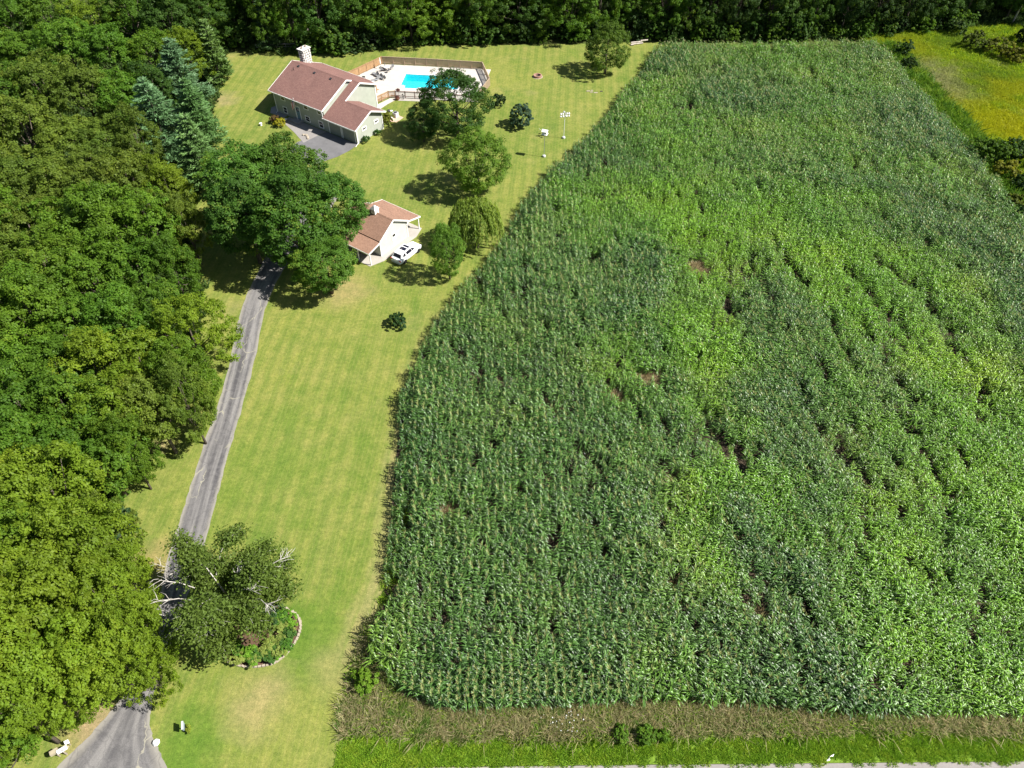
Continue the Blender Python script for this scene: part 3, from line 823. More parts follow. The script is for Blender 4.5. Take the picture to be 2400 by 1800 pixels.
# fences
def fence(root, pts, h, sp, pw, pickm, railm, step=2.4, gap_top=.0):
    for (a, b) in zip(pts[:-1], pts[1:]):
        a, b = Vector((*a, .05)), Vector((*b, .05)); d = b-a; Ln = d.length; d.normalize(); nn = Vector((-d.y, d.x, 0))
        ang = math.atan2(d.y, d.x); ns_ = max(1, round(Ln/step))
        for i in range(ns_+1):
            q = a+d*(Ln*i/ns_); MB().box((q.x, q.y, .05+(h+.12)/2), (.12, .12, h+.12), ang).build('post', railm, root)
        for i in range(ns_):
            p0, p1 = a+d*(Ln*i/ns_+.06), a+d*(Ln*(i+1)/ns_-.06); Lp = (p1-p0).length
            pk = MB(); cnt = int(Lp/sp)
            for j in range(cnt):
                q = p0+d*((j+.5)*Lp/cnt)+nn*.045
                hh = h*rnd.uniform(.975, 1.0)
                pk.box((q.x, q.y, .1+hh/2), (pw, .022, hh-.1), ang)
            pk.build('pickets', pickm, root, kind='stuff')
            for z in (.35, h-.12): MB().bar(p0+Vector((0, 0, z)), p1+Vector((0, 0, z)), .045, .09).build('rail', railm, root)
        MB().bar(a+Vector((0, 0, h+.05)), b+Vector((0, 0, h+.05)), .14, .035).build('top_rail', railm, root)
fb = thing('privacy_fence', 'tall tan board fence behind the swimming pool and loungers', 'fence')
fence(fb, [(-33.3, 139.3), (-30.09, 143.18), (-26.14, 147.97)], 1.5, .15, .142, M_CEDAR, M_CEDAR)
fence(fb, [(-26.14, 147.97), (-17.15, 147.02), (-5.87, 145.46)], 1.5, .15, .135, M_CEDARG, M_CEDARG)
fence(fb, [(-5.87, 145.46), (-4.3, 138.5), (-6.6, 131.9)], 1.5, .16, .10, M_CEDARG, M_CEDARG)
ff = thing('picket_fence', 'low dark railed picket fence in front of the swimming pool', 'fence')
fence(ff, [(-21.9, 133.75), (-16.46, 133.1), (-6.75, 131.8)], 1.25, .19, .085, M_WHITE, M_REDWOOD, 1.9)
fg = thing('cedar_gate_fence', 'short orange picket fence between house wall and pool walkway', 'fence')
fence(fg, [(-25.5, 131.1), (-23.25, 133.6), (-22.05, 133.75)], 1.25, .165, .10, M_CEDAR, M_CEDAR, 1.7)

# terrace furniture
def lounger(loc, rz, label):
    t = thing('sun_lounger', label, 'sun lounger', (*loc, .05), rz, 'loungers on the pool terrace')
    MB().box((0, .3, .36), (.66, 1.3, .05)).build('seat', M_GREYFAB, t)
    MB().bar((0, -.33, .38), (0, -.85, .85), .66, .05, (1, 0, 0)).build('backrest', M_GREYFAB, t)
    for sx in (-.33, .33):
        MB().tube([(sx, .95, .36), (sx, -.35, .36), (sx, -.88, .86)], .025, 6).build('frame', M_LGREY, t)
        for y in (.8, -.25): MB().tube([(sx, y, .36), (sx, y, 0)], .022, 6).build('leg', M_LGREY, t)
    return t
for i, (p, rz, lb) in enumerate((((-26.8, 142.9), .9, 'grey lounger farthest from the house roof, beside the tan fence'),
        ((-26.0, 142.1), .95, 'middle grey lounger of the terrace row'), ((-25.3, 141.3), .9, 'grey lounger of the row nearest the turquoise water'),
        ((-26.5, 140.6), 2.2, 'grey lounger turned aside, nearest the house wall'))):
    lounger(p, rz, lb)
tb = thing('patio_table', 'round glass patio table at the far terrace corner by the fence', 'table', (-24.9, 145.2, .05))
MB().lathe([(.0, .70), (.62, .70), (.62, .73), (0, .73)], 20).build('tabletop', M_LGREY, tb)
for k in range(4):
    q = k*math.pi/2+.7; MB().tube([(.5*math.cos(q), .5*math.sin(q), .7), (.42*math.cos(q), .42*math.sin(q), 0)], .022, 6).build('leg', M_DARK, tb)
def chair(loc, rz, label):
    t = thing('patio_chair', label, 'chair', (*loc, .05), rz, 'chairs round the patio table')
    MB().box((0, 0, .43), (.52, .5, .04)).build('seat', M_GREYFAB, t)
    MB().bar((0, -.25, .45), (0, -.42, .98), .52, .035, (1, 0, 0)).build('backrest', M_GREYFAB, t)
    for sx in (-.25, .25):
        for sy in (-.22, .22): MB().tube([(sx, sy, .43), (sx, sy*1.1, 0)], .018, 5).build('leg', M_DARK, t)
        MB().tube([(sx, .22, .43), (sx, .24, .64), (sx, -.3, .66)], .018, 5).build('armrest', M_DARK, t)
for q, lb in ((.4, 'chair on the pool side of the round patio table'), (1.97, 'chair between the round patio table and back fence'), (3.54, 'chair on the slanted fence side of the patio table'), (5.1, 'chair on the house side of the round patio table')):
    chair((-24.9+.95*math.cos(q), 145.2+.95*math.sin(q)), q+math.pi/2, lb)
um = thing('closed_parasol', 'closed white parasol standing by the fence corner', 'parasol', (-26.2, 145.9, .05))
MB().tube([(0, 0, .06), (0, 0, 2.3)], .025, 8).build('pole', M_STEEL, um)
MB().lathe([(0, 2.25), (.05, 2.2), (.10, 1.8), (.13, 1.2), (.09, .95), (0, .95)], 10).build('canopy', M_WHITE, um)
MB().lathe([(.25, 0), (.25, .06), (.05, .1), (0, .1)], 14).build('base', M_DARK, um)
gr = thing('side_table', 'small dark side table close under the house eave', 'table', (-29.0, 141.3, .05))
MB().box((0, 0, .5), (.6, .6, .05)).build('tabletop', M_DARK, gr)
for sx in (-.25, .25):
    for sy in (-.25, .25): MB().box((sx, sy, .24), (.04, .04, .48)).build('leg', M_DARK, gr)
db = thing('towel_pile', 'dark towel dropped on the terrace edge beside the pool', 'towel', (*PW(5.2, -.55), .06))
MB().extr([(-.5, -.25, 0), (.45, -.3, 0), (.3, 0, .16), (-.1, .05, .22)], (0, .4, 0)).build('cloth', plain('purple_cloth', (.10, .06, .09)), db)

# ================================================================== FOLIAGE BUILDERS
def quads_mesh(name, P, T, Bv, hl, hw, tint, mat):
    """rhombic leaf faces: centre P, axes T and Bv, half length hl, half width hw"""
    n = len(P)
    V = np.empty((n, 4, 3), np.float32)
    V[:, 0] = P - T*hl[:, None]; V[:, 1] = P + Bv*hw[:, None] - T*(hl*.1)[:, None]; V[:, 2] = P + T*hl[:, None]; V[:, 3] = P - Bv*hw[:, None] - T*(hl*.1)[:, None]
    me = bpy.data.meshes.new(name)
    me.vertices.add(4*n); me.loops.add(4*n); me.polygons.add(n)
    me.vertices.foreach_set('co', V.ravel())
    me.loops.foreach_set('vertex_index', np.arange(4*n, dtype=np.int32))
    me.polygons.foreach_set('loop_start', np.arange(0, 4*n, 4, dtype=np.int32))
    a = me.attributes.new('tint', 'FLOAT', 'POINT'); a.data.foreach_set('value', np.repeat(tint, 4).astype(np.float32))
    me.update(calc_edges=True)
    me.materials.append(mat)
    return me
def unit(v): return v/np.maximum(np.linalg.norm(v, axis=-1, keepdims=True), 1e-9)
def frames(Nv, rng):
    r = unit(rng.normal(size=Nv.shape)); T = unit(np.cross(Nv, r)); return T, np.cross(Nv, T)

def crown(seed, R=5.0, Rz=4.6, zc=8.0, nlobe=13, ncl=17, per=56, leaf=.225, low=-.5, lr=.40, box=0.0, upright=.45, open_=.0):
    """lobes on an ellipsoid, leaf clumps on the lobes, leaves on the clumps"""
    rng = np.random.default_rng(seed)
    # well spread lobe directions
    d = unit(rng.normal(size=(400, 3))); d = d[d[:, 2] > low]; pick = [d[0]]
    for _ in range(nlobe-1):
        g = np.max(d @ np.array(pick).T, axis=1); pick.append(d[np.argmin(g + rng.random(len(d))*.35)])
    d = np.array(pick)
    rad = rng.uniform(.52, .80, nlobe)
    if box: d = d*(1+box*(1-np.abs(d[:, 2:3]))*np.array([.35, .35, 0])) ; d[:, :2] *= (1+box*np.clip(-d[:, 2:3], 0, 1)*.9)
    LC = d*rad[:, None]*np.array([R, R, Rz]) + np.array([0, 0, zc]); LR = rng.uniform(.75, 1.2, nlobe)*lr*R
    LC = np.concatenate([LC, [[0, 0, zc+Rz*.35]]]); LR = np.append(LR, lr*R*1.1); nl = nlobe+1
    # clumps
    cd = unit(rng.normal(size=(nl, ncl, 3))); outl = unit(LC-np.array([0, 0, zc-.8]))
    f = np.einsum('lci,li->lc', cd, outl); cd = np.where(f[..., None] < -.35, -cd, cd)
    CC = LC[:, None]+cd*(LR[:, None, None]*rng.uniform(.62, 1.08, (nl, ncl, 1)))*np.array([1, 1, .9])
    CC = CC.reshape(-1, 3); keep = CC[:, 2] > .5; CC = CC[keep]
    CL = np.repeat(np.arange(nl), ncl)[keep]; cdf = cd.reshape(-1, 3)[keep]
    cr = rng.uniform(.36, .70, len(CC))*R/5.0
    if open_: k_ = rng.random(len(CC)) > open_; CC, CL, cdf, cr = CC[k_], CL[k_], cdf[k_], cr[k_]
    n, k = len(CC), per
    dd = unit(rng.normal(size=(n, k, 3)) + cdf[:, None]*.55 + np.array([0, 0, .35]))
    P = CC[:, None] + dd*(.35+.75*rng.random((n, k, 1))**.8)*cr[:, None, None]*np.array([1.1, 1.1, .8])
    Nv = unit(dd*.45 + cdf[:, None]*.30 + np.array([0, 0, upright]) + rng.normal(size=P.shape)*.42)
    ct = (.30*rng.random(nl))[CL] + .34*rng.random(n)
    P = P.reshape(-1, 3); Nv = Nv.reshape(-1, 3); T, Bv = frames(Nv, rng)
    s = leaf*rng.uniform(.6, 1.3, len(P))
    tint = np.clip(ct.repeat(k) + .06 + .36*rng.random(len(P)), 0, 1)
    return quads_mesh('crown', P, T, Bv, s*.62, s*.42, tint, M_LEAF), LC

def trunk_mesh(C, zc, r0, seed, nl=9, lean=0.0):
    rg = random.Random(seed); m = MB()
    m.tube([(0, 0, -.1), (rg.uniform(-.1, .1), rg.uniform(-.1, .1), zc*.35), (rg.uniform(-.3, .3), rg.uniform(-.3, .3), zc*.75), (rg.uniform(-.4, .4), rg.uniform(-.4, .4), zc*1.25)], [r0*1.25, r0*.9, r0*.6, r0*.15], 8)
    idx = rg.sample(range(len(C)), min(nl, len(C)))
    for i in idx:
        c = Vector(C[i]); z0 = rg.uniform(.35, .7)*zc; a = Vector((0, 0, z0)); mid = a.lerp(c, .5)+Vector((0, 0, -.3))
        m.tube([a, mid, a.lerp(c, .98)], [r0*.45, r0*.28, r0*.08], 5)
    me = m.mesh('trunk', True); me.materials.append(M_BARK)
    return me

class Proto: pass
def proto_broad(seed, bark=M_BARK, **kw):
    p = Proto(); p.R = kw.get('R', 5.0); p.zc = kw.get('zc', 8.0)
    p.crown, C = crown(seed, **kw); p.trunk = trunk_mesh(C, p.zc, .24, seed)
    return p
def proto_pine(seed, H=15.0, R=4.2, leaf=.34, z0=2.0, droop=.05, dens=1.0, irregular=.35, tuft=.9):
    rng = np.random.default_rng(seed); p = Proto(); p.R = R; p.zc = H*.55
    P = []; T = []; m = MB()
    m.tube([(0, 0, -.1), (0, 0, H*.5), (0, 0, H)], [.24, .15, .02], 7)
    z = z0
    while z < H-.3:
        f = (z-z0)/(H-z0); Lb = R*(1-f)**.72*(.75+.25*math.sin(min(1, f*5+.35)*1.57))
        nb = int(rng.integers(6, 9))
        for b in range(nb):
            a = rng.uniform(0, 2*math.pi); Lq = max(.35, Lb*rng.uniform(1-irregular, 1.08))
            dirv = np.array([math.cos(a), math.sin(a), 0]); rise = rng.uniform(-droop, .22)+.25*f
            end = np.array([0, 0, z])+dirv*Lq+np.array([0, 0, Lq*rise])
            m.tube([(0, 0, z), tuple(end)], [.05, .012], 4)
            k = int(Lq*30*dens)+8
            t = rng.random(k)**.6
            base = np.array([0, 0, z])+t[:, None]*(dirv*Lq+np.array([0, 0, Lq*rise]))
            side = np.array([-dirv[1], dirv[0], 0])
            wd = (.12+.30*Lq*.35*np.sin(np.clip(t, .05, 1)*2.7))*rng.normal(size=k)
            pos = base + side*wd[:, None] + np.array([0, 0, 1])*(rng.random(k)*.22)[:, None] - np.array([0, 0, 1])*(np.abs(wd)*.15)[:, None]
            tv = unit(dirv + side*(wd*.9)[:, None] + rng.normal(size=(k, 3))*.45 + np.array([0, 0, .35]))
            P.append(pos); T.append(tv)
        z += rng.uniform(.42, .68)
    P = np.concatenate(P); T = np.concatenate(T); n = len(P)
    r = unit(rng.normal(size=(n, 3))+np.array([0, 0, .6])); Bv = unit(np.cross(T, r))
    s = leaf*rng.uniform(.6, 1.3, n)
    p.crown = quads_mesh('crown', P, T, Bv, s*tuft, s*.22, np.clip(.25+.5*rng.random(n), 0, 1), M_NEEDLE)
    p.trunk = m.mesh('trunk'); p.trunk.materials.append(M_BARK)
    return p
def proto_willow(seed, R=2.6, H=8.0):
    rng = np.random.default_rng(seed); p = Proto(); p.R = R; p.zc = H*.55
    ns_ = 340
    d = unit(rng.normal(size=(ns_*3, 3))); d = d[d[:, 2] > -.05][:ns_]
    S = d*np.array([R, R, 2.1])*(.35+.65*rng.random((len(d), 1))**.45) + np.array([0, 0, H-2.2])
    P = []; T = []; tn = []
    for s in S:
        Ld = rng.uniform(1.6, min(4.6, s[2]-.4)); k = int(Ld*11)
        t = np.sort(rng.random(k)); o = np.array([s[0], s[1], 0]); o = o/max(np.linalg.norm(o), .2)
        sway = rng.normal(size=3)*.12
        pos = s + o*(np.sin(t*1.3)*.55)[:, None] - np.array([0, 0, 1])*(t**1.15*Ld)[:, None] + sway*t[:, None]
        pos += rng.normal(size=pos.shape)*.06
        tv = unit(np.array([0, 0, -1.])+o*.25+rng.normal(size=(k, 3))*.28)
        P.append(pos); T.append(tv); tn.append(np.full(k, rng.random()*.4+.2)+rng.random(k)*.35)
    P = np.concatenate(P); T = np.concatenate(T); n = len(P)
    Bv = unit(np.cross(T, unit(rng.normal(size=(n, 3))*.6+np.array([.7, -.5, .5]))))
    p.crown = quads_mesh('crown', P, T, Bv, rng.uniform(.14, .28, n), rng.uniform(.045, .075, n), np.clip(np.concatenate(tn), 0, 1), M_LEAF)
    m = MB(); m.tube([(0, 0, -.1), (.1, 0, 2.2), (.1, .1, H-2.2)], [.22, .17, .08], 8)
    for i in range(8):
        q = i*.8; m.tube([(.05, 0, 2.6+.3*i), (R*.5*math.cos(q), R*.5*math.sin(q), H-1.6)], [.08, .02], 5)
    p.trunk = m.mesh('trunk'); p.trunk.materials.append(M_BARK)
    return p
def bush_mesh(seed, R=1.0, Rz=.9, leaf=.16, ncl=40, per=70, zc=.75, low=-.7):
    me, C = crown(seed, R=R, Rz=Rz, zc=zc, nlobe=max(7, ncl//4), ncl=9, per=max(16, per//2), leaf=leaf, low=low, lr=.50, upright=.35)
    return me

BROAD = [proto_broad(s, **kw) for s, kw in (
    (11, dict(nlobe=13)), (12, dict(nlobe=11, Rz=5.2)), (13, dict(nlobe=15, R=5.2, Rz=4.2, lr=.36)),
    (14, dict(nlobe=16, lr=.34)), (15, dict(nlobe=12, Rz=5.0, lr=.43)), (16, dict(nlobe=14, R=4.8, leaf=.22)), (17, dict(nlobe=18, lr=.31, Rz=5.0)), (18, dict(nlobe=10, lr=.46)))]
EDGE = [proto_broad(s, **kw) for s, kw in (      # woodland-edge trees, leafy to the ground
    (21, dict(nlobe=24, Rz=7.8, zc=8.4, low=-.98, box=.8, upright=.3, lr=.36)), (22, dict(nlobe=26, Rz=8.6, zc=9.0, low=-.98, box=.8, upright=.3, lr=.34)),
    (23, dict(nlobe=22, Rz=7.0, zc=7.5, low=-.98, box=.8, upright=.3, lr=.38)), (24, dict(nlobe=28, Rz=8.2, zc=8.6, low=-.98, box=.8, upright=.2, lr=.33, leaf=.22)))]
MAPLE = [proto_broad(s, **kw) for s, kw in (
    (31, dict(nlobe=24, ncl=18, leaf=.205, Rz=5.6, zc=8.0, low=-.75, lr=.34)), (32, dict(nlobe=26, ncl=18, leaf=.205, Rz=6.0, zc=8.0, low=-.75, lr=.32)))]
YARD = [proto_broad(s, **kw) for s, kw in (     # lawn trees, skirts low
    (35, dict(nlobe=26, ncl=18, leaf=.19, Rz=6.0, zc=6.4, low=-.92, box=.4, lr=.33)), (36, dict(nlobe=24, ncl=18, leaf=.19, Rz=5.6, zc=6.3, low=-.88, lr=.34, upright=.6)))]
PINE = [proto_pine(41, 15, 4.4), proto_pine(42, 14, 4.0, irregular=.5), proto_pine(43, 9.5, 2.3, z0=.6, irregular=.2)]
WILLOW = proto_willow(51)

GREENS = {'y': (.145, .220, .016), 'l': (.104, .190, .016), 'o': (.112, .168, .022), 'g': (.086, .172, .016), 'd': (.054, .115, .018), 'b': (.058, .118, .062), 'k': (.042, .086, .022), 'm': (.078, .160, .020)}
WORD = {'y': 'bright yellow-green', 'l': 'lime-green', 'o': 'olive-green', 'g': 'fresh green', 'd': 'dark green', 'b': 'blue-green', 'k': 'blackish green', 'm': 'mid-green'}
def plant_tree(name, pr, xy, r, color, label, cat='tree', group=None, zs=None, rz=None):
    t = bpy.data.objects.new(name, None); COL.objects.link(t); t.empty_display_size = .5
    s = r/pr.R; t.location = (xy[0], xy[1], 0); t.rotation_euler = (0, 0, rnd.uniform(0, 6.28) if rz is None else rz)
    t.scale = (s, s, zs if zs else .45+.55*s)
    tag(t, label, cat, group)
    tr = bpy.data.objects.new('trunk', pr.trunk); COL.objects.link(tr); tr.parent = t
    c = bpy.data.objects.new('crown', pr.crown); COL.objects.link(c); c.parent = t
    j = rnd.uniform(.88, 1.12); k = rnd.uniform(.94, 1.06)
    c.color = (color[0]*j*k, color[1]*j, color[2]*j, 1)
    return t

# ================================================================== LEFT WOOD
ORD = ['first', 'second', 'third', 'fourth', 'fifth', 'sixth', 'seventh', 'eighth', 'ninth', 'tenth', 'eleventh', 'twelfth', 'thirteenth', 'fourteenth', 'fifteenth', 'sixteenth', 'seventeenth', 'eighteenth', 'nineteenth', 'twentieth']
ORD += ['twenty-'+o for o in ORD[:9]] + ['thirtieth'] + ['thirty-'+o for o in ORD[:9]] + ['fortieth'] + ['forty-'+o for o in ORD[:9]] + ['fiftieth'] + ['fifty-'+o for o in ORD[:9]] + ['sixtieth'] + ['sixty-'+o for o in ORD[:9]] + ['seventieth'] + ['seventy-'+o for o in ORD[:9]] + ['eightieth'] + ['eighty-'+o for o in ORD[:9]]
WOOD = [
 ('in the wood row farthest up the frame', [(-45,30,60,'g'),(30,38,55,'g'),(110,30,55,'g'),(200,35,55,'y'),(285,40,50,'g'),(365,45,50,'d'),(440,18,45,'d')]),
 ('in the wood row just behind the pines', [(-30,115,60,'g'),(55,110,60,'g'),(150,112,60,'g'),(240,118,55,'g'),(325,110,52,'l'),(398,95,50,'y')]),
 ('in the wood row level with the pines', [(-40,200,65,'o'),(25,205,65,'g'),(105,195,65,'o'),(185,205,62,'o'),(268,200,58,'g'),(330,185,48,'d')]),
 ('in the wood row level with the green house', [(-30,295,70,'o'),(60,290,70,'o'),(150,295,70,'o'),(232,300,62,'o'),(298,305,46,'o')]),
 ('in the wood row level with the garage', [(-40,390,70,'o'),(30,392,70,'o'),(112,388,75,'o'),(200,392,70,'o'),(285,402,62,'o'),(362,398,52,'y')]),
 ('in the wood row level with the shed roof', [(-20,490,75,'l'),(65,482,75,'o'),(152,492,75,'l'),(240,490,75,'l'),(325,484,66,'l'),(398,470,42,'o')]),
 ('in the wood row level with the white car', [(-55,590,80,'o'),(25,592,80,'o'),(112,590,80,'l'),(205,588,75,'l'),(298,572,72,'g'),(370,562,52,'g')]),
 ('in the wood row beside the lawn bush', [(-20,695,85,'l'),(72,690,85,'l'),(165,690,80,'g'),(258,692,76,'g'),(338,672,62,'g'),(405,690,78,'y')]),
 ('in the wood row below the lawn bush', [(-60,800,85,'l'),(22,795,85,'l'),(112,800,85,'g'),(208,792,80,'y'),(298,792,80,'y'),(388,800,74,'l')]),
 ('in the wood row beside the upper mown strip', [(-30,890,88,'g'),(62,890,85,'g'),(152,892,85,'g'),(248,882,84,'y'),(328,878,70,'o'),(398,858,54,'o')]),
 ('in the wood row beside the middle mown strip', [(-60,990,90,'g'),(30,990,90,'g'),(122,982,90,'g'),(208,972,80,'g'),(268,958,52,'l')]),
 ('in the wood row level with the dark bush', [(-50,1090,95,'y'),(42,1090,95,'y'),(132,1082,92,'y'),(200,1115,58,'o')]),
 ('in the wood row above the birch', [(-80,1195,95,'l'),(22,1192,95,'l'),(112,1192,95,'y'),(200,1205,90,'y'),(256,1228,56,'y')]),
 ('in the wood row level with the birch', [(-50,1300,100,'y'),(52,1300,100,'y'),(150,1308,98,'y'),(232,1302,82,'y'),(278,1352,62,'y')]),
 ('in the wood row level with the flower bed', [(-60,1420,100,'l'),(42,1420,100,'y'),(140,1428,98,'y'),(228,1424,86,'y'),(290,1415,55,'y')]),
 ('in the wood row nearest the mailbox', [(-70,1530,95,'l'),(30,1530,88,'y'),(96,1482,68,'y'),(-40,1640,80,'l')]),
]
for rowname, row in WOOD:
    row = sorted(row, key=lambda t: -t[0]); n = 0
    for (x, y, r, c) in row:
        zc = 7.5
        if -20 < x+r: n += 1
        xy = Q(x, y+6, zc); R = r/px_per_m(y, zc)
        lab = f"{WORD[c]} tree, {ORD[n-1] if n else 'last'} from the drive {rowname}"
        edge = (x, y, r, c) == row[0]
        pr = EDGE[rnd.randrange(4)] if edge else BROAD[rnd.randrange(8)]
        plant_tree('broadleaf_tree', pr, xy, R*(.93 if edge else 1.12), GREENS[c], lab, 'tree', 'broadleaf trees of the wood left of the drive', zs=rnd.uniform(.72, .86) if edge else rnd.uniform(.82, 1.18))
# undergrowth along the wood edge and far floor
# ================================================================== CONIFERS
for (x, y, r, k, c, lab) in (
    (395, 170, 58, 0, (.105, .195, .088), 'tall pale blue-green pine, farther one beside the lawn left of the house'),
    (345, 262, 66, 0, (.098, .190, .080), 'wide blue-green pine at the dark gap in the wood'),
    (425, 250, 58, 1, (.095, .185, .055), 'soft green pine whose boughs reach over the side lawn'),
    (430, 330, 60, 1, (.105, .200, .060), 'yellowish green pine between side lawn and driveway maples')):
    xy = Q(x, y+12, 6.0); R = r/px_per_m(y, 6.0)
    plant_tree('pine_tree', PINE[k], xy, R*1.12, c, lab, 'pine tree', 'pines left of the house', zs=.95)
plant_tree('spruce_tree', PINE[2], Q(478, 178), 3.1, (.105, .185, .045), 'light green spruce standing at the lawn corner by the far wood', 'spruce', zs=1.25)
plant_tree('spruce_tree', PINE[2], Q(585, 108), 2.6, (.055, .105, .035), 'narrow spruce in front of the far wood behind the chimney', 'spruce', zs=1.3)

# ================================================================== FAR WOODS
def base_line(x):
    pts = [(380,92),(500,103),(620,116),(760,112),(900,96),(1050,92),(1200,88),(1330,82),(1430,84),(1600,86),(1900,80),(1990,68),(2100,58),(2320,44)]
    return np.interp(x, [p[0] for p in pts], [p[1] for p in pts])
FS_ = []
rowsF = (('front', 0, 6.0, 5.2), ('second', 9, 7.0, 5.6), ('third', 19, 8.0, 6.0), ('fourth', 31, 9.0, 6.2))
for rn, back, spc, Rm in rowsF:
    x0, y0 = Q(400, 95); X = -75.0; n = 0
    while X < 135:
        Xj = X + rnd.uniform(-1.2, 1.2)
        px = 1106 + Xj*px_per_m(85)
        Y = Q(px, float(base_line(px)))[1] + back + rnd.uniform(-1.5, 1.5) + 2.5
        if rn != 'front' or not (-58 < Xj < -52):
            ck = rnd.choice('dgggdml') if px < 1300 else rnd.choice('kddkgdd')
            if 880 < px < 960 and rn == 'front': ck = 'l'
            if 1230 < px < 1330 and rn == 'front': ck = 'g'
            if 1480 < px < 1560 and rn == 'second': ck = 'l'
            n += 1
            lab = f"{WORD[ck]} tree, {ORD[n-1]} from left in the {rn} row of the far woods"
            r = Rm*rnd.uniform(.62, 1.05)
            pr = EDGE[rnd.randrange(4)] if (rn == 'front' or rnd.random() < .5) else BROAD[rnd.randrange(8)]
            plant_tree('woodland_tree', pr, (Xj, Y), r, GREENS[ck], lab, 'tree', 'trees of the far woods', zs=rnd.uniform(.8, 1.2) if rn == 'front' else rnd.uniform(1.05, 1.35))
        X += spc*rnd.uniform(.75, 1.2)

FSH = [Q(x, float(base_line(x))+1.5) for x in range(500, 2120, 17)]
for i, (x, y) in enumerate(FSH):
    px = 500+17*i
    if 540 < px < 660 or 860 < px < 880 or rnd.random() < .22: continue
    FS_.append((x+rnd.uniform(-.8, .8), y+rnd.uniform(-.3, 1.5), rnd.uniform(1.3, 2.6), 'dgkmdl'[rnd.randrange(6)], px))

# ================================================================== YARD TREES
def yard(name, pr, x, y, zc, r, c, lab, cat='tree', zs=None):
    xy = Q(x, y, zc); R = r/px_per_m(y, zc)
    return plant_tree(name, pr, xy, R, c, lab, cat, zs=zs)
MG = (.074, .160, .021)
yard('maple_tree', MAPLE[0], 535, 412, 8, 96, MG, 'large maple of the driveway clump, nearest the pines', 'maple')
yard('maple_tree', MAPLE[1], 622, 392, 8, 86, MG, 'tall maple of the driveway clump, nearest the garage forecourt', 'maple')
yard('maple_tree', MAPLE[0], 722, 446, 8, 78, (.072, .156, .022), 'maple of the driveway clump whose boughs touch the shed roof', 'maple')
yard('maple_tree', MAPLE[1], 640, 490, 7.5, 104, MG, 'biggest central maple spreading over the driveway', 'maple')
yard('maple_tree', MAPLE[1], 535, 480, 7, 84, (.066, .148, .022), 'maple on the wood side of the driveway clump', 'maple')
yard('maple_tree', MAPLE[0], 702, 568, 5.2, 74, (.072, .158, .020), 'low maple at the front of the clump beside the shed porch', 'maple', zs=.66)
yard('maple_tree', YARD[0], 984, 222, 6.2, 71, (.052, .115, .020), 'large dark round maple hiding the right end of the pool', 'maple', zs=1.06)
yard('maple_tree', YARD[1], 912, 266, 3.4, 38, (.042, .094, .020), 'small dark tree at the left foot of the dark pool maple', 'tree', zs=.62)
yard('maple_tree', YARD[1], 1031, 345, 5.8, 70, (.12, .215, .024), 'bright green maple standing behind the weeping willow', 'maple', zs=.95)
yard('willow_tree', WILLOW, 1028, 482, 4.2, 52, (.20, .30, .06), 'weeping willow with hanging strands at the corn edge', 'willow', zs=1.0)
plant_tree('young_tree', YARD[1], Q(972, 603), 2.45, (.11, .20, .024), 'young upright conical tree beside the willow and the parked car', 'tree', zs=.84)
yard('oak_tree', YARD[0], 1312, 104, 5.0, 44, (.085, .150, .018), 'bushy yellow-green tree alone before the far woods by the corn corner', 'tree', zs=.86)

def bush(name, seed, xy, R, c, lab, cat='bush', leaf=.2, Rz=None, ncl=40, per=70, group=None):
    me = bush_mesh(seed, R, Rz or R*.9, leaf, ncl, per, (Rz or R*.9)*.8)
    o = add(name, me); o.location = (xy[0], xy[1], 0); o.color = (*c, 1)
    return tag(o, lab, cat, group)
def fso(i): return ORD[i] if i < len(ORD) else 'number '+str(i+1)
fsm = [bush_mesh(400+k, 2.0, 1.9, .26, 42, 60, 1.5) for k in range(5)]
for i, (x, y, r, c, px) in enumerate(FS_):
    o = add('understorey_shrub', fsm[i % 5]); o.location = (x, y, 0); o.rotation_euler = (0, 0, rnd.uniform(0, 6.28)); o.scale = (r/2, r/2, r/2*rnd.uniform(.8, 1.3)); o.color = (*GREENS[c], 1)
    tag(o, f"{WORD[c]} shrub at the foot of the far woods, {fso(i)} from the chimney end", 'shrub', 'shrubs at the foot of the far woods')
bush('round_bush', 61, Q(860, 704), 1.2, (.030, .075, .020), 'round dark bush alone in the open lawn', leaf=.2, Rz=.9)
bush('blue_bush', 62, Q(1126, 272), 2.1, (.052, .100, .062), 'grey-green upright bush alone on the upper lawn', leaf=.24, Rz=2.3, ncl=60)
bush('small_bush', 63, Q(1078, 228), 1.35, (.030, .060, .018), 'small blackish bush right of the dark pool maple', leaf=.22, Rz=1.2)
bush('dark_bush', 64, Q(262, 1165), 2.3, (.040, .090, .030), 'dark round bush at the wood edge above the birch', leaf=.28, Rz=2.6, ncl=70)
bush('yellow_shrub', 65, G(659, 296), 1.0, (.30, .29, .02), 'golden yellow shrub by the front walk of the house', leaf=.18, Rz=.8)
bush('red_shrub', 66, G(646, 288), .85, (.12, .075, .035), 'brownish shrub beside the golden one at the house front', leaf=.18, Rz=.7)
bush('flowering_shrub', 67, G(910, 291), 1.1, (.17, .18, .022), 'yellow flowering shrub at the rear garage corner', leaf=.18, Rz=1.2)
bush('foundation_plant', 68, HW(21.4, 1.7), .75, (.06, .13, .035), 'green plant at the front foot of garage gable', leaf=.16, Rz=.6)
bush('foundation_plant', 69, HW(21.3, 4.8), .6, (.06, .15, .03), 'pink-tipped plant below the rear slit window of garage', leaf=.15, Rz=.5)
bush('meadow_bush', 70, Q(2215, 95), 2.7, (.030, .055, .014), 'dark bush near the top right meadow corner', leaf=.3, Rz=2.6, ncl=60)
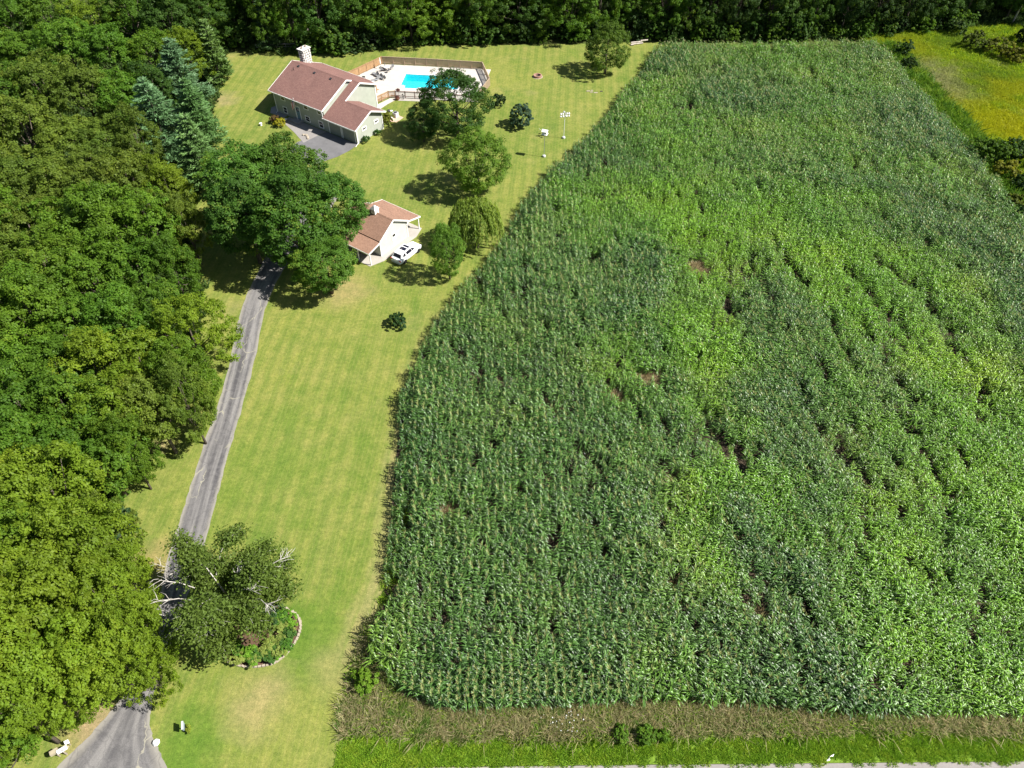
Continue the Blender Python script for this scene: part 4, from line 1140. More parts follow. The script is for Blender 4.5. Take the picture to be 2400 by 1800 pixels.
for i, (x, y, R, c, lab) in enumerate((
    (1945,122,2.0,(.045,.095,.018),'dark bush at the field corner, farther of two'), (1960,150,1.5,(.04,.08,.02),'low dark bush at the field corner, nearer of two'),
    (2110,345,2.3,(.085,.16,.018),'green bush between corn edge and meadow, leftmost of thicket'), (2145,352,2.6,(.08,.15,.016),'broad green bush in the thicket below the meadow'),
    (2180,345,2.6,(.05,.105,.016),'dark bush in the thicket close to the frame edge'), (2212,350,2.8,(.025,.055,.014),'blackish bush cut by the right frame edge'),
    (2165,385,1.9,(.19,.20,.02),'yellow bush below the dark thicket'), (2205,410,1.8,(.04,.085,.02),'dark green bush on the path edge below the thicket'),
    (2180,450,1.6,(.12,.155,.022),'yellow-green bush by the track at the right edge'), (2210,480,1.7,(.035,.075,.016),'dark bush lowest along the right frame edge'),
    (2100,105,2.3,(.09,.125,.02),'olive bush in the far meadow, left of the dark one'), (2150,120,2.4,(.13,.15,.022),'rusty olive bush in the meadow middle'), (2190,135,2.2,(.14,.15,.02),'yellowish bush in the meadow near the frame edge'),
    (2060,75,2.2,(.05,.10,.02),'green bush at the foot of the far woods over the meadow'))):
    bush('scrub_bush', 80+i, Q(x, y), R, c, lab, leaf=.28, Rz=R*.8, ncl=45, group='scrub along the meadow')
for i, (x, y, R, lab) in enumerate(((1342,1590,.75,'leafy green weed clump on the verge, leftmost of three'), (1393,1592,.85,'leafy green weed clump on the verge, middle of three'), (1432,1596,.6,'leafy green weed clump on the verge, rightmost of three'))):
    bush('verge_weed', 100+i, Q(x, y), R, (.105, .21, .02), lab, 'weed', leaf=.16, Rz=R*.75, per=60, group='weed clumps on the verge')
bush('sapling_bush', 110, Q(792, 1478), 1.0, (.14, .25, .022), 'lime-green bush at the near left corn corner', leaf=.2, Rz=1.0)
# hedge-like shrubs hiding the foot of the left wood
for i, (x, y, R, c) in enumerate(((300,960,1.6,'l'),(318,930,1.4,'g'),(345,905,1.5,'y'),(282,1000,1.3,'l'),(262,1050,1.4,'l'),(250,1080,1.2,'g'),(425,855,1.3,'l'),(60,1590,1.6,'l'),(15,1625,1.7,'y'),(95,1552,1.3,'y'))):
    where = ['below the mown strip bend', 'at the wood foot, second above the bend', 'under the olive edge tree', 'just above the pale twigs', 'touching the dark round bush top', 'immediately above the dark bush', 'under the tree nearest the driveway', 'behind the mailbox, farther of two', 'in the lower left frame corner', 'at the dry patch near the mailbox'][i]
    bush('edge_shrub', 120+i, Q(x, y), R, GREENS[c], f"{WORD[c]} shrub {where}", 'shrub', leaf=.24, Rz=R*.9, group='shrubs along the wood edge')

# ================================================================== BIRCH with bare white limbs, and its flower bed
def birch():
    rg = random.Random(5); rng = np.random.default_rng(5)
    xy = Q(492, 1280, 5.0)
    t = thing('birch_tree', 'broad birch with bare white limbs growing out of the stone-edged bed', 'birch', (*xy, 0))
    trunks = MB(); P = []; twigs = MB()
    tips = []
    for s in range(3):
        a = s*2.1+.4; top = Vector((math.cos(a)*1.6, math.sin(a)*1.6, 7.0))
        trunks.tube([(.15*math.cos(a), .15*math.sin(a), -.1), (.5*math.cos(a), .5*math.sin(a), 2.5), (1.0*math.cos(a), 1.0*math.sin(a), 4.8), tuple(top)], [.15, .12, .07, .025], 8)
        for b in range(8):
            z = 2.4+b*.66; f = (z/7.0); st = Vector((math.cos(a)*1.6*f**1.3, math.sin(a)*1.6*f**1.3, z))
            q = a + rg.uniform(-1.5, 1.5); Ln = rg.uniform(2.6, 5.6)*(1.15-.5*f)
            e = st + Vector((math.cos(q)*Ln, math.sin(q)*Ln, rg.uniform(.3, 1.8)))
            mid = st.lerp(e, .5)+Vector((rg.uniform(-.3, .3), rg.uniform(-.3, .3), .45))
            trunks.tube([st, mid, e], [.05, .028, .01], 5)
            for k in range(14):
                u = rg.uniform(.12, 1.0); o = (st.lerp(mid, u*2) if u < .5 else mid.lerp(e, u*2-1))
                q2 = q + rg.uniform(-1.2, 1.2); l2 = rg.uniform(.7, 1.7)
                e2 = o + Vector((math.cos(q2)*l2, math.sin(q2)*l2, rg.uniform(-.35, .6)))
                twigs.tube([o, o.lerp(e2, .5)+Vector((0, 0, .12)), e2], [.018, .012, .006], 4)
                tips.append((o, e2, rg.random() < .93))
    trunks.build('trunk', M_BIRCH, t, True); twigs.build('bare_limbs', M_BIRCH, t)
    # bare white limbs standing clear of the leaves on the lower left and lower right
    for (dx, dy, z, q) in ((-5.6, 1.6, 6.4, 2.6), (-5.2, .2, 6.6, 3.0), (-5.4, -1.4, 6.0, 3.4), (-4.2, -2.6, 5.8, 3.9), (-2.6, -3.4, 5.6, 4.4), (3.0, -1.0, 7.2, .2), (4.4, -1.8, 6.2, -.5), (2.0, .4, 7.9, 1.2), (-.6, -4.0, 5.4, 4.9), (5.2, 2.4, 6.6, .5)):
        lb = MB(); o = Vector((dx*.5, dy*.5, z-1.2)); e = Vector((dx, dy, z)); lb.tube([o, o.lerp(e, .35)+Vector((rg.uniform(-.2, .2), rg.uniform(-.2, .2), .3)), o.lerp(e, .7)+Vector((rg.uniform(-.2, .2), rg.uniform(-.2, .2), .35)), e], [.05, .042, .034, .016], 5)
        for k in range(7):
            q2 = q+rg.uniform(-1.2, 1.2); l2 = rg.uniform(.5, 1.5); s0 = o.lerp(e, rg.uniform(.35, 1))+Vector((0, 0, .2)); e2 = s0+Vector((math.cos(q2)*l2, math.sin(q2)*l2, rg.uniform(-.2, .45)))
            m2 = s0.lerp(e2, .55)+Vector((rg.uniform(-.15, .15), rg.uniform(-.15, .15), .1)); lb.tube([s0, m2, e2], [.026, .02, .008], 4)
            if rg.random() < .6: lb.tube([m2, m2+Vector((math.cos(q2+.8)*.5, math.sin(q2+.8)*.5, .1))], [.014, .006], 4)
        lb.build('dead_limb', M_BIRCH, t)
    for (o, e2, leafy) in tips:
        if not leafy: continue
        k = rg.randint(95, 165)
        tt = rng.random(k); c = np.array(o)[None]*(1-tt[:, None]) + np.array(e2)[None]*tt[:, None]
        P.append(c + rng.normal(size=(k, 3))*np.array([.38, .38, .30]) + np.array([0, 0, .08]))
    P = np.concatenate(P); n = len(P)
    Nv = unit(rng.normal(size=(n, 3))*.8+np.array([0, 0, .7])); T, Bv = frames(Nv, rng)
    s = rng.uniform(.12, .23, n)
    me = quads_mesh('crown', P, T, Bv, s*.75, s*.42, np.clip(rng.random(n)*.7+.1, 0, 1), M_LEAF)
    c = add('crown', me, None, t); c.color = (.118, .178, .032, 1)
    t.scale = (1.06, 1.06, 1.05)
birch()
BC = Q(560, 1372)
bed = [(BC[0]+3.6*math.cos(a)*(1+.06*math.sin(3*a)), BC[1]+3.1*math.sin(a)*(1+.06*math.cos(2*a))) for a in [i*2*math.pi/36 for i in range(36)]]
sheet('flower_bed', bed, .03, M_MULCH)
edg = thing('bed_edging', 'ring of pale limestone blocks round the birch bed', 'edging', (*BC, 0))
bkm = []
for k in range(4):
    r2 = random.Random(k+50); m = MB(); m.v = [(sx*.5*r2.uniform(.85, 1), sy*.5*r2.uniform(.85, 1), z) for z in (0, 1) for sx, sy in ((-1, -1), (1, -1), (1, 1), (-1, 1))]
    m.f = [(0, 3, 2, 1), (4, 5, 6, 7), (0, 1, 5, 4), (1, 2, 6, 5), (2, 3, 7, 6), (3, 0, 4, 7)]
    q = m.mesh('stone'); q.materials.append(M_EDGE); bkm.append(q)
for i in range(64):
    a = i*2*math.pi/64; rr = 1+.06*math.sin(3*a); r3 = 1+.06*math.cos(2*a)
    s = bpy.data.objects.new('stone', bkm[rnd.randrange(4)]); COL.objects.link(s); s.parent = edg
    s.location = (3.66*math.cos(a)*rr, 3.16*math.sin(a)*r3, 0); s.rotation_euler = (0, 0, a+math.pi/2+rnd.uniform(-.2, .2)); s.scale = (.34*rnd.uniform(.8, 1.1), .24*rnd.uniform(.7, 1.1), rnd.uniform(.12, .22))
# bed plants: hostas, ferns, lilies
bp = sorted((rnd.uniform(-2.75, .75) if i < 52 else rnd.uniform(0, 6.28), rnd.uniform(1.9, 3.35), i) for i in range(60)); bn = [0]*4
bmsh = [bush_mesh(200+k, .55, .4, .17, 18, 28, .34) for k in range(6)]
for a, r, i in bp:
    k = rnd.randrange(4); R = rnd.uniform(.4, .75); bn[k] += 1
    o = add(['hosta_plant', 'fern_plant', 'lily_plant', 'hosta_plant'][k], bmsh[i % 6]); o.location = (BC[0]+r*math.cos(a), BC[1]+r*.86*math.sin(a), .03); o.rotation_euler = (0, 0, i*1.3); o.scale = (R/.55,)*3
    o.color = (*[(.15, .30, .03), (.08, .19, .025), (.24, .30, .07), (.07, .16, .03)][k], 1)
    tag(o, f"{['lime hosta', 'green fern', 'pale lily clump', 'dark hosta'][k]} in the birch bed, {ORD[bn[k]-1]} of its kind round from the drive", 'garden plant', ['lime hostas', 'ferns', 'pale lilies', 'dark hostas'][k]+' in the birch bed')
bush('bed_shrub', 240, Q(575, 1335), 1.5, (.035, .085, .022), 'dark leafy shrub under the right side of the birch', leaf=.2, Rz=1.5)

# dead bare tree in the far woods, fallen logs, thin rail fence at wood edge
def dead_tree(x, y, H, seed, lab):
    rg = random.Random(seed); t = thing('dead_tree', lab, 'dead tree', (*Q(x, y), 0), 0, 'bare dead trees in the far woods')
    m = MB(); m.tube([(0, 0, 0), (.3, 0, H*.5), (rg.uniform(-1, 1), 0, H)], [.22, .14, .03], 6); m.build('trunk', M_DEADWOOD, t)
    b = MB()
    for k in range(9):
        z = H*rg.uniform(.35, .9); q = rg.uniform(0, 6.28); l = rg.uniform(1.5, 3.5); e = Vector((math.cos(q)*l, math.sin(q)*l*.6, z+l*.9))
        b.tube([(.2, 0, z), e], [.08, .015], 5)
        for j in range(2):
            f = Vector((.2, 0, z)).lerp(e, rg.uniform(.4, .9)); b.tube([f, f+Vector((rg.uniform(-1, 1), rg.uniform(-.5, .5), rg.uniform(.4, 1)))], [.03, .01], 4)
    b.build('bough', M_DEADWOOD, t)
dead_tree(640, 92, 13, 1, 'tall bare dead tree with pale forked boughs behind the chimney')
dead_tree(668, 88, 11, 2, 'thinner bare dead tree right of the forked one')
dead_tree(2185, 52, 9, 3, 'grey bare dead tree at the top right corner')
lg = thing('log_pile', 'pile of pale logs at the wood edge by the far corn corner', 'log pile', (*Q(1376, 96), 0), .25)
for (x, y, z, l) in ((0, 0, .16, 2.6), (.1, .35, .16, 2.4), (-.1, .17, .44, 2.5), (1.6, .2, .6, 1.6), (-1.2, -.3, .2, .7)):
    MB().tube([(x-l/2, y, z), (x+l/2, y, z)], .16, 8).build('log', M_DEADWOOD, lg)
for (xa, ya, xb, yb, lab) in ((555, 108, 640, 106, 'weathered rail fence at the wood edge behind the chimney'), (790, 98, 875, 92, 'weathered rail fence at the wood edge behind the pool')):
    a, b = Vector((*Q(xa, ya), 0)), Vector((*Q(xb, yb), 0)); rf = thing('rail_fence', lab, 'fence', (0, 0, 0))
    n = 4
    for i in range(n+1): q = a.lerp(b, i/n); MB().tube([q, q+Vector((0, 0, 1.25))], .07, 6).build('post', M_DEADWOOD, rf)
    for z in (.55, 1.1): MB().bar(a+Vector((0, 0, z)), b+Vector((0, 0, z)), .07, .09).build('rail', M_DEADWOOD, rf)

# ================================================================== WHITE SUV
def suv():
    loc = (-15.17, 85.6, .0); t = thing('parked_car', 'white sport utility car parked on the grass beside the cream shed', 'car', loc, math.radians(56.5))
    # local: +x forward, length 4.95, width 1.94
    def ring(x, zb, zs, hw, crown_):   # lower body ring
        return [(x, -hw*.86, zb), (x, -hw, zb+.18), (x, -hw, zs-.16), (x, -hw*.93, zs), (x, -hw*.5, zs+crown_), (x, hw*.5, zs+crown_), (x, hw*.93, zs), (x, hw, zs-.16), (x, hw, zb+.18), (x, hw*.86, zb)]
    st = [(-2.46, .42, .82, .78, .02), (-2.38, .32, .98, .90, .02), (-2.05, .26, 1.04, .96, .02), (-1.0, .24, 1.05, .97, .02), (.3, .24, 1.04, .97, .02), (1.0, .24, 1.02, .97, .03), (1.7, .25, .97, .95, .05), (2.2, .28, .88, .90, .05), (2.42, .34, .76, .80, .03), (2.50, .42, .62, .68, .01)]
    m = MB(); rings = [ring(*s) for s in st]
    for r in rings: m.v += r
    for i in range(len(rings)-1):
        for k in range(10):
            a, b = i*10+k, i*10+(k+1) % 10; m.f.append((a, b, b+10, a+10))
    m.f.append(tuple(range(9, -1, -1))); m.f.append(tuple((len(rings)-1)*10+k for k in range(10)))
    body = m.build('body', M_CAR, t, True)
    bm = bmesh.new(); bm.from_mesh(body.data); bmesh.ops.bevel(bm, geom=[e for e in bm.edges if e.calc_face_angle(0) > .6], offset=.02, segments=1, affect='EDGES'); bm.to_mesh(body.data); bm.free()
    # greenhouse
    B0 = [(-2.18, .86), (-1.0, .90), (.3, .90), (1.12, .84)]; Tp = [(-1.78, .66), (-1.0, .70), (.1, .70), (.42, .66)]
    m = MB()
    for (x, w) in B0: m.v += [(x, -w, 1.04), (x, w, 1.04)]
    for (x, w), z in zip(Tp, (1.60, 1.69, 1.69, 1.64)): m.v += [(x, -w, z), (x, w, z)]
    for i in range(3):
        a = 2*i; m.f += [(a, a+2, a+10, a+8), (a+1, a+9, a+11, a+3), (8+a, 8+a+2, 8+a+3, 8+a+1)]
    m.f += [(0, 8, 9, 1), (6, 7, 15, 14)]
    cab = m.build('roof', M_CAR, t)
    bm = bmesh.new(); bm.from_mesh(cab.data); bmesh.ops.bevel(bm, geom=list(bm.edges), offset=.035, segments=2, affect='EDGES'); bm.to_mesh(cab.data); bm.free()
    V = m.v
    def on(face, uv, off=.012):    # quad on a face given by 4 corners, bilinear uv
        a, b, c, d_ = [Vector(V[i]) for i in face]; nrm = (b-a).cross(d_-a).normalized()
        ctr = (a+b+c+d_)/4
        if nrm.dot(ctr-Vector((-.4, 0, 1.2))) < 0: nrm = -nrm
        return [((a*(1-u)+b*u)*(1-v)+(d_*(1-u)+c*u)*v)+nrm*off for u, v in uv]
    sq = lambda u0, u1, v0, v1: [(u0, v0), (u1, v0), (u1, v1), (u0, v1)]
    def pane(name, face, uv, label=None): MB().extr(on(face, uv), Vector((0, 0, .001))).build(name, M_GLASS, t, label=label)
    pane('rear_window', (0, 1, 9, 8), sq(.08, .92, .16, .88))
    pane('windshield', (6, 7, 15, 14), sq(.06, .94, .08, .92))
    for s in (0, 1):
        pane('side_window', (0+s, 2+s, 10+s, 8+s), [(.30, .15), (.90, .15), (.88, .86), (.42, .82)])
        pane('side_window', (2+s, 4+s, 12+s, 10+s), [(.05, .14), (.97, .14), (.97, .88), (.05, .86)])
        pane('side_window', (4+s, 6+s, 14+s, 12+s), [(.05, .14), (.86, .12), (.74, .80), (.05, .86)])
    MB().box((-.62, 0, 1.712), (.62, 1.02, .016)).build('sunroof', M_GLASS, t); MB().box((.05, 0, 1.715), (.36, 1.02, .016)).build('sunroof', M_GLASS, t)
    for s in (-1, 1):
        MB().tube([(-1.5, s*.70, 1.66), (-1.4, s*.70, 1.76), (.1, s*.70, 1.77), (.25, s*.69, 1.68)], .022, 6).build('roof_rail', M_STEEL, t)
        MB().box((.86, s*1.03, 1.10), (.14, .2, .15)).build('mirror', M_CAR, t)
        MB().box((2.33, s*.66, .72), (.22, .32, .13), s*-.35).build('headlight', M_LGREY, t)
        MB().box((-2.40, s*.74, .90), (.16, .34, .15), s*.3).build('tail_light', M_RED, t)
        MB().box((-.35, s*.975, .80), (.2, .02, .035)).build('door_handle', M_STEEL, t)
        for x in (-1.5, 1.53):
            w = thing('wheel', None, None); w.parent = t; w.location = (x, s*.86, .37); 
            w.rotation_euler = (math.pi/2, 0, 0)
            MB().lathe([(.24, -.12), (.34, -.12), (.37, -.08), (.37, .08), (.34, .12), (.24, .12)], 20).build('tyre', M_TYRE, w, True)
            MB().lathe([(0, -.09), (.25, -.11), (.25, .11), (0, .09)], 14).build('rim', M_RIM, w)
            MB().lathe([(.37, -.105), (.43, -.115), (.43, .115), (.37, .105)], 20, (x, s*.86, .4)).v
    MB().box((-2.47, 0, .42), (.08, 1.5, .2)).build('bumper', M_LGREY, t)
    MB().box((2.49, 0, .42), (.06, 1.3, .2)).build('grille', M_DARK, t)
    MB().box((-2.46, 0, .72), (.04, .5, .14)).build('number_plate', M_WHITE, t)
suv()

# ================================================================== SMALL THINGS
# purple-martin poles
def martin_base(root):
    MB().lathe([(.28, 0), (.30, .18), (.26, .3), (0, .32)], 14).build('predator_guard', M_LGREY, root)
gp_ = thing('gourd_rack', 'tall pole with a rack of white hanging gourd birdhouses', 'birdhouse pole', (*G(1321, 324), 0), .2)
MB().tube([(0, 0, 0), (0, 0, 4.9)], .045, 8).build('pole', M_WHITE, gp_); martin_base(gp_)
MB().bar((-.75, 0, 4.75), (.75, 0, 4.75), .04).bar((0, -.75, 4.75), (0, .75, 4.75), .04).bar((-.75, -.0, 4.35), (.75, 0, 4.35), .04).build('crossarms', M_STEEL, gp_)
for (x, y, z) in ((-.72, 0, 4.5), (.72, 0, 4.5), (0, -.7, 4.5), (0, .7, 4.5), (-.36, 0, 4.5), (.36, 0, 4.5), (-.72, 0, 4.08), (.72, 0, 4.08), (-.3, .0, 4.08), (.3, 0, 4.08)):
    g = MB().lathe([(0, -.17), (.12, -.13), (.165, 0), (.13, .1), (.05, .17), (.03, .25), (0, .25)], 10, (x, y, z)).build('gourd', M_WHITE, gp_, True)
    MB().lathe([(.04, 0), (0, .01)], 8, (x, y-.166, z)).build('entrance_hole', M_DARK, g)
hp = thing('martin_house', 'tall pole with a white multi-room birdhouse and small gourds', 'birdhouse pole', (*G(1275, 367.5), 0), -.35)
MB().tube([(0, 0, 0), (0, 0, 4.6)], .045, 8).build('pole', M_STEEL, hp); martin_base(hp)
MB().box((0, 0, 4.45), (.75, .6, .5)).build('house_box', M_WHITE, hp)
MB().extr([(-.48, -.4, 4.70), (-.48, .4, 4.70), (-.48, 0, 5.0)], (.96, 0, 0)).build('house_roof', M_WHITE, hp)
for k in range(3):
    for s in (-1, 1): MB().box((-.24+k*.24, s*.305, 4.42), (.09, .02, .11)).build('entrance_hole', M_DARK, hp)
MB().box((0, 0, 4.18), (1.0, .85, .04)).build('porch', M_WHITE, hp)
MB().bar((-1.0, 0, 4.95), (-.3, 0, 4.6), .03).build('perch', M_WHITE, hp)
# fire pit
fp = thing('fire_pit', 'round brick fire pit with sunken centre on the far lawn', 'fire pit', (*G(1260, 180), 0))
MB().lathe([(1.02, 0), (1.02, .03), (.0, .03)], 28).build('gravel_ring', M_EDGE, fp)
MB().lathe([(.5, .02), (.5, .06), (0, .06)], 24).build('ash_bed', M_ASH, fp)
bm_ = MB().box((0, 0, .5), (1, 1, 1)).mesh('brick'); bm_.materials.append(M_BRICK)
for lay in range(3):
    for i in range(20):
        a = (i+.5*lay)*2*math.pi/20; b = bpy.data.objects.new('brick', bm_); COL.objects.link(b); b.parent = fp
        b.location = (.72*math.cos(a), .72*math.sin(a), .03+lay*.12); b.rotation_euler = (0, 0, a+math.pi/2+rnd.uniform(-.05, .05)); b.scale = (.215, .2, .113)
MB().tube([(-.3, -.15, .1), (.3, .2, .16)], .05, 6).tube([(-.2, .25, .1), (.25, -.2, .22)], .045, 6).build('charred_log', M_ASH, fp)
# worn stones in lawn
ws = thing('stone_patch', 'flat pale stones sunk in the lawn near the corn', 'stones', (*G(1390, 215), 0))
for (x, y, sx, sy) in ((-.9, .2, .7, .35), (-.3, -.25, .6, .3), (.5, -.5, .8, .3), (1.6, .1, .5, .3), (-.2, .4, .5, .25)):
    MB().prism([(x-sx/2, y-sy/2), (x+sx/2, y-sy/2*.7), (x+sx/2*.8, y+sy/2), (x-sx/2*.9, y+sy/2*.8)], 0, .09).build('stone', M_EDGE if x < 1 else M_ASH, ws)
# well cap, bench slab
wc = thing('well_cap', 'small white well cap on the lawn left of the house walk', 'well cap', (*G(612, 294), 0))
MB().lathe([(.2, 0), (.2, .35), (.26, .36), (.26, .45), (0, .48)], 14).build('cap', M_WHITE, wc)
bs = thing('stone_bench', 'white flat stone bench in sunlight at the house front', 'bench', (*G(666, 284), 0), -.25)
MB().box((0, 0, .42), (1.1, .45, .1)).build('seat', M_WHITE, bs)
for s in (-.38, .38): MB().box((s, 0, .18), (.14, .36, .37)).build('leg', M_EDGE, bs)
rk = thing('landscape_stone', 'pale curved retaining stones at the corner of the front walk', 'stones', (*HW(11.2, -2.6), 0), HTH)
for (x, y, sx) in ((0, 0, .55), (.55, -.25, .5), (-.5, -.2, .45), (1.0, -.6, .5)):
    MB().lathe([(sx*.5, 0), (sx*.5, .18), (sx*.35, .26), (0, .27)], 7, (x, y, 0)).build('stone', M_EDGE, rk)
# flag pole with flag
fl = thing('flagpole', 'white flagpole with a limp striped flag before the front door', 'flagpole', (*G(699.5, 285), 0))
MB().tube([(0, 0, 0), (0, 0, 4.4)], .035, 8).build('pole', M_WHITE, fl)
MB().lathe([(0, -.06), (.06, 0), (0, .06)], 8, (0, 0, 4.45)).build('finial', M_STEEL, fl)
fg_ = MB()
def flag_pt(i, j): return (-.05-.09*i+.02*math.sin(i*2), .05*math.sin(i*1.9+j*.4), 4.2-j*.2-.12*i)
cols = [M_FLAGRED, M_WHITE]
for i in range(6):
    m = MB()
    for j in range(2 if i < 3 else 0, 7): m.poly([flag_pt(i, j), flag_pt(i+1, j), flag_pt(i+1, j+1), flag_pt(i, j+1)])
    if m.f: m.build('flag_stripe', cols[i % 2], fl)
m = MB()
for i in range(3):
    for j in range(2): m.poly([flag_pt(i, j), flag_pt(i+1, j), flag_pt(i+1, j+1), flag_pt(i, j+1)])
m.build('flag_canton', M_FLAGBLUE, fl)
# garage-side machines
ac = thing('air_conditioner', 'grey air conditioner unit on brick pad behind garage corner', 'air conditioner', (*G(928, 274), 0), HTH)
MB().box((0, 0, .47), (.8, .8, .82)).build('casing', M_LGREY, ac); MB().lathe([(.33, 0), (.33, .03), (.05, .05), (0, .05)], 18, (0, 0, .88)).build('fan_grille', M_DARK, ac)
sheet('brick_pad', [G(912, 285), G(930, 287), G(946, 276), G(930, 268), G(914, 272)], .034, plain('brick_paving', (.50, .34, .25), .9, .15, .2, 6))
gl = thing('kettle_grill', 'black lidded grill with white side shelf behind the garage', 'grill', (*G(912.5, 270), 0))
MB().lathe([(0, .55), (.2, .58), (.3, .75), (.31, .82), (.29, .95), (.15, 1.08), (0, 1.1)], 16).build('kettle', M_DARK, gl, True)
for k in range(3): q = k*2.09; MB().tube([(.2*math.cos(q), .2*math.sin(q), .65), (.32*math.cos(q), .32*math.sin(q), 0)], .02, 6).build('leg', M_STEEL, gl)
MB().box((.5, .1, .8), (.4, .45, .04)).build('shelf', M_WHITE, gl)
pc_ = thing('white_planter', 'white tub planter beside the air conditioner', 'planter', (*G(920, 280), 0))
MB().lathe([(.22, 0), (.3, .5), (.26, .5), (.2, .1)], 14).build('tub', M_WHITE, pc_)
pp = thing('brown_planter', 'brown pot of flowers at the corner of the pool picket fence', 'planter', (*G(932, 234), 0))
MB().lathe([(.3, 0), (.45, .42), (.40, .42), (.3, .3), (0, .3)], 14).build('pot', M_TERRA, pp)
b = add('flowers', bush_mesh(301, .4, .3, .1, 16, 26, .5), None, pp); b.color = (.20, .07, .06, 1)
hb = thing('hanging_basket', 'reddish flower basket on the pool fence rail', 'flower basket', (*G(934.5, 226.5), 0))
MB().lathe([(.12, .95), (.28, 1.2), (.24, 1.2), (0, 1.05)], 12).build('basket', M_TERRA, hb); MB().tube([(0, 0, 0), (0, 0, 1.0)], .02, 5).build('stem', M_DARK, hb)
b = add('flowers', bush_mesh(302, .35, .28, .1, 14, 26, 1.25), None, hb); b.color = (.16, .06, .06, 1)
hd = thing('hand_pump', 'dark old hand pump standing on the pale pad by the pool fence', 'pump', (*G(945.5, 233), 0))
MB().tube([(0, 0, 0), (0, 0, .9)], .07, 8).tube([(0, 0, .9), (0, 0, 1.05)], .1, 8).build('barrel', M_DARK, hd); MB().tube([(0, 0, .72), (.3, 0, .7), (.33, 0, .6)], .04, 6).build('spout', M_DARK, hd)
MB().tube([(0, 0, 1.0), (-.25, 0, .9), (-.45, 0, .45)], .025, 5).build('handle', M_DARK, hd)
# mailbox group
mbx = thing('mailbox', 'white mailbox on a post beside the driveway mouth', 'mailbox', (*G(158, 1768), 0), .62)
MB().box((0, 0, .52), (.1, .1, 1.04)).bar((-.35, 0, 1.02), (.55, 0, 1.02), .12, .05).build('post', M_EDGE, mbx)
m = MB(); pr = [(-.12, 1.05), (.12, 1.05), (.12, 1.22)] + [(.12*math.cos(a), 1.22+.12*math.sin(a)) for a in (.4, .8, 1.2, 1.57, 1.95, 2.35, 2.75)] + [(-.12, 1.22)]
m.extr([(-.30, y*1.35, z) for y, z in pr], (.72, 0, 0)); m.build('box', M_WHITE, mbx)
m = MB(); m.extr([(.421, y*1.36, z) for y, z in pr], (.015, 0, 0)); m.build('door', M_WHITE, mbx)
MB().box((.1, -.175, 1.3), (.03, .02, .26)).box((.15, -.175, 1.4), (.12, .02, .09)).build('flag', M_DARK, mbx)
nb = thing('newspaper_box', 'tan newspaper tube on the wood side of the white mailbox', 'newspaper box', (*G(141, 1772), 0), .62)
MB().box((0, 0, .45), (.09, .09, .9)).build('post', M_EDGE, nb)
m = MB(); m.box((0, 0, .93), (.62, .34, .04)).box((0, .16, 1.08), (.62, .03, .28)).box((0, -.16, 1.08), (.62, .03, .28)).box((0, 0, 1.23), (.62, .36, .03)); m.build('tube', M_TAN, nb)
MB().box((-.3, 0, 1.08), (.02, .3, .27)).build('back', M_DARK, nb)
rp = thing('reflector_post', 'short post with small white marker plate beside the mailbox', 'marker post', (*G(166, 1746), 0), .5)
MB().box((0, 0, .4), (.06, .06, .8)).build('post', M_EDGE, rp); MB().box((.02, -.04, .85), (.34, .03, .34), M=Matrix.Rotation(-.6, 3, 'X')).build('plate', M_WHITE, rp)
# lawn sign post with plants
sg = thing('yard_sign', 'small grey sign on a dark post in the front lawn', 'sign', (*G(439, 1712), 0), .3)
MB().box((0, 0, .6), (.08, .08, 1.2)).build('post', M_DARK, sg); MB().box((0, 0, 1.08), (.1, .62, .42)).build('panel', plain('blue_grey_panel', (.22, .27, .30)), sg); MB().box((0, 0, 1.31), (.16, .7, .05)).build('cap', M_LGREY, sg)
bush('sign_plant', 303, (G(446, 1714)[0], G(446, 1714)[1]), .38, (.20, .26, .03), 'spiky yellow-green plant at the foot of the yard sign', 'plant', leaf=.14, Rz=.4, ncl=14, per=30)
st = thing('white_boulder', 'white boulder at the driveway corner near the road', 'boulder', (*G(367, 1741), 0))
MB().lathe([(.26, 0), (.32, .12), (.22, .3), (.08, .36), (0, .37)], 7).build('rock', M_WHITE, st)
lt = thing('blown_litter', 'crumpled pale husk lying on the green verge near the road', 'litter', (*Q(1797, 1636), .1), .3)
MB().extr([(-.3, 0, 0), (-.1, .06, .05), (.1, .02, .02), (.22, .1, .06)], (.02, .05, .02)).extr([(-.6, -.15, 0), (-.35, -.1, .06), (-.3, -.16, .0)], (.02, .07, .02)).build('husk', M_WHITE, lt)

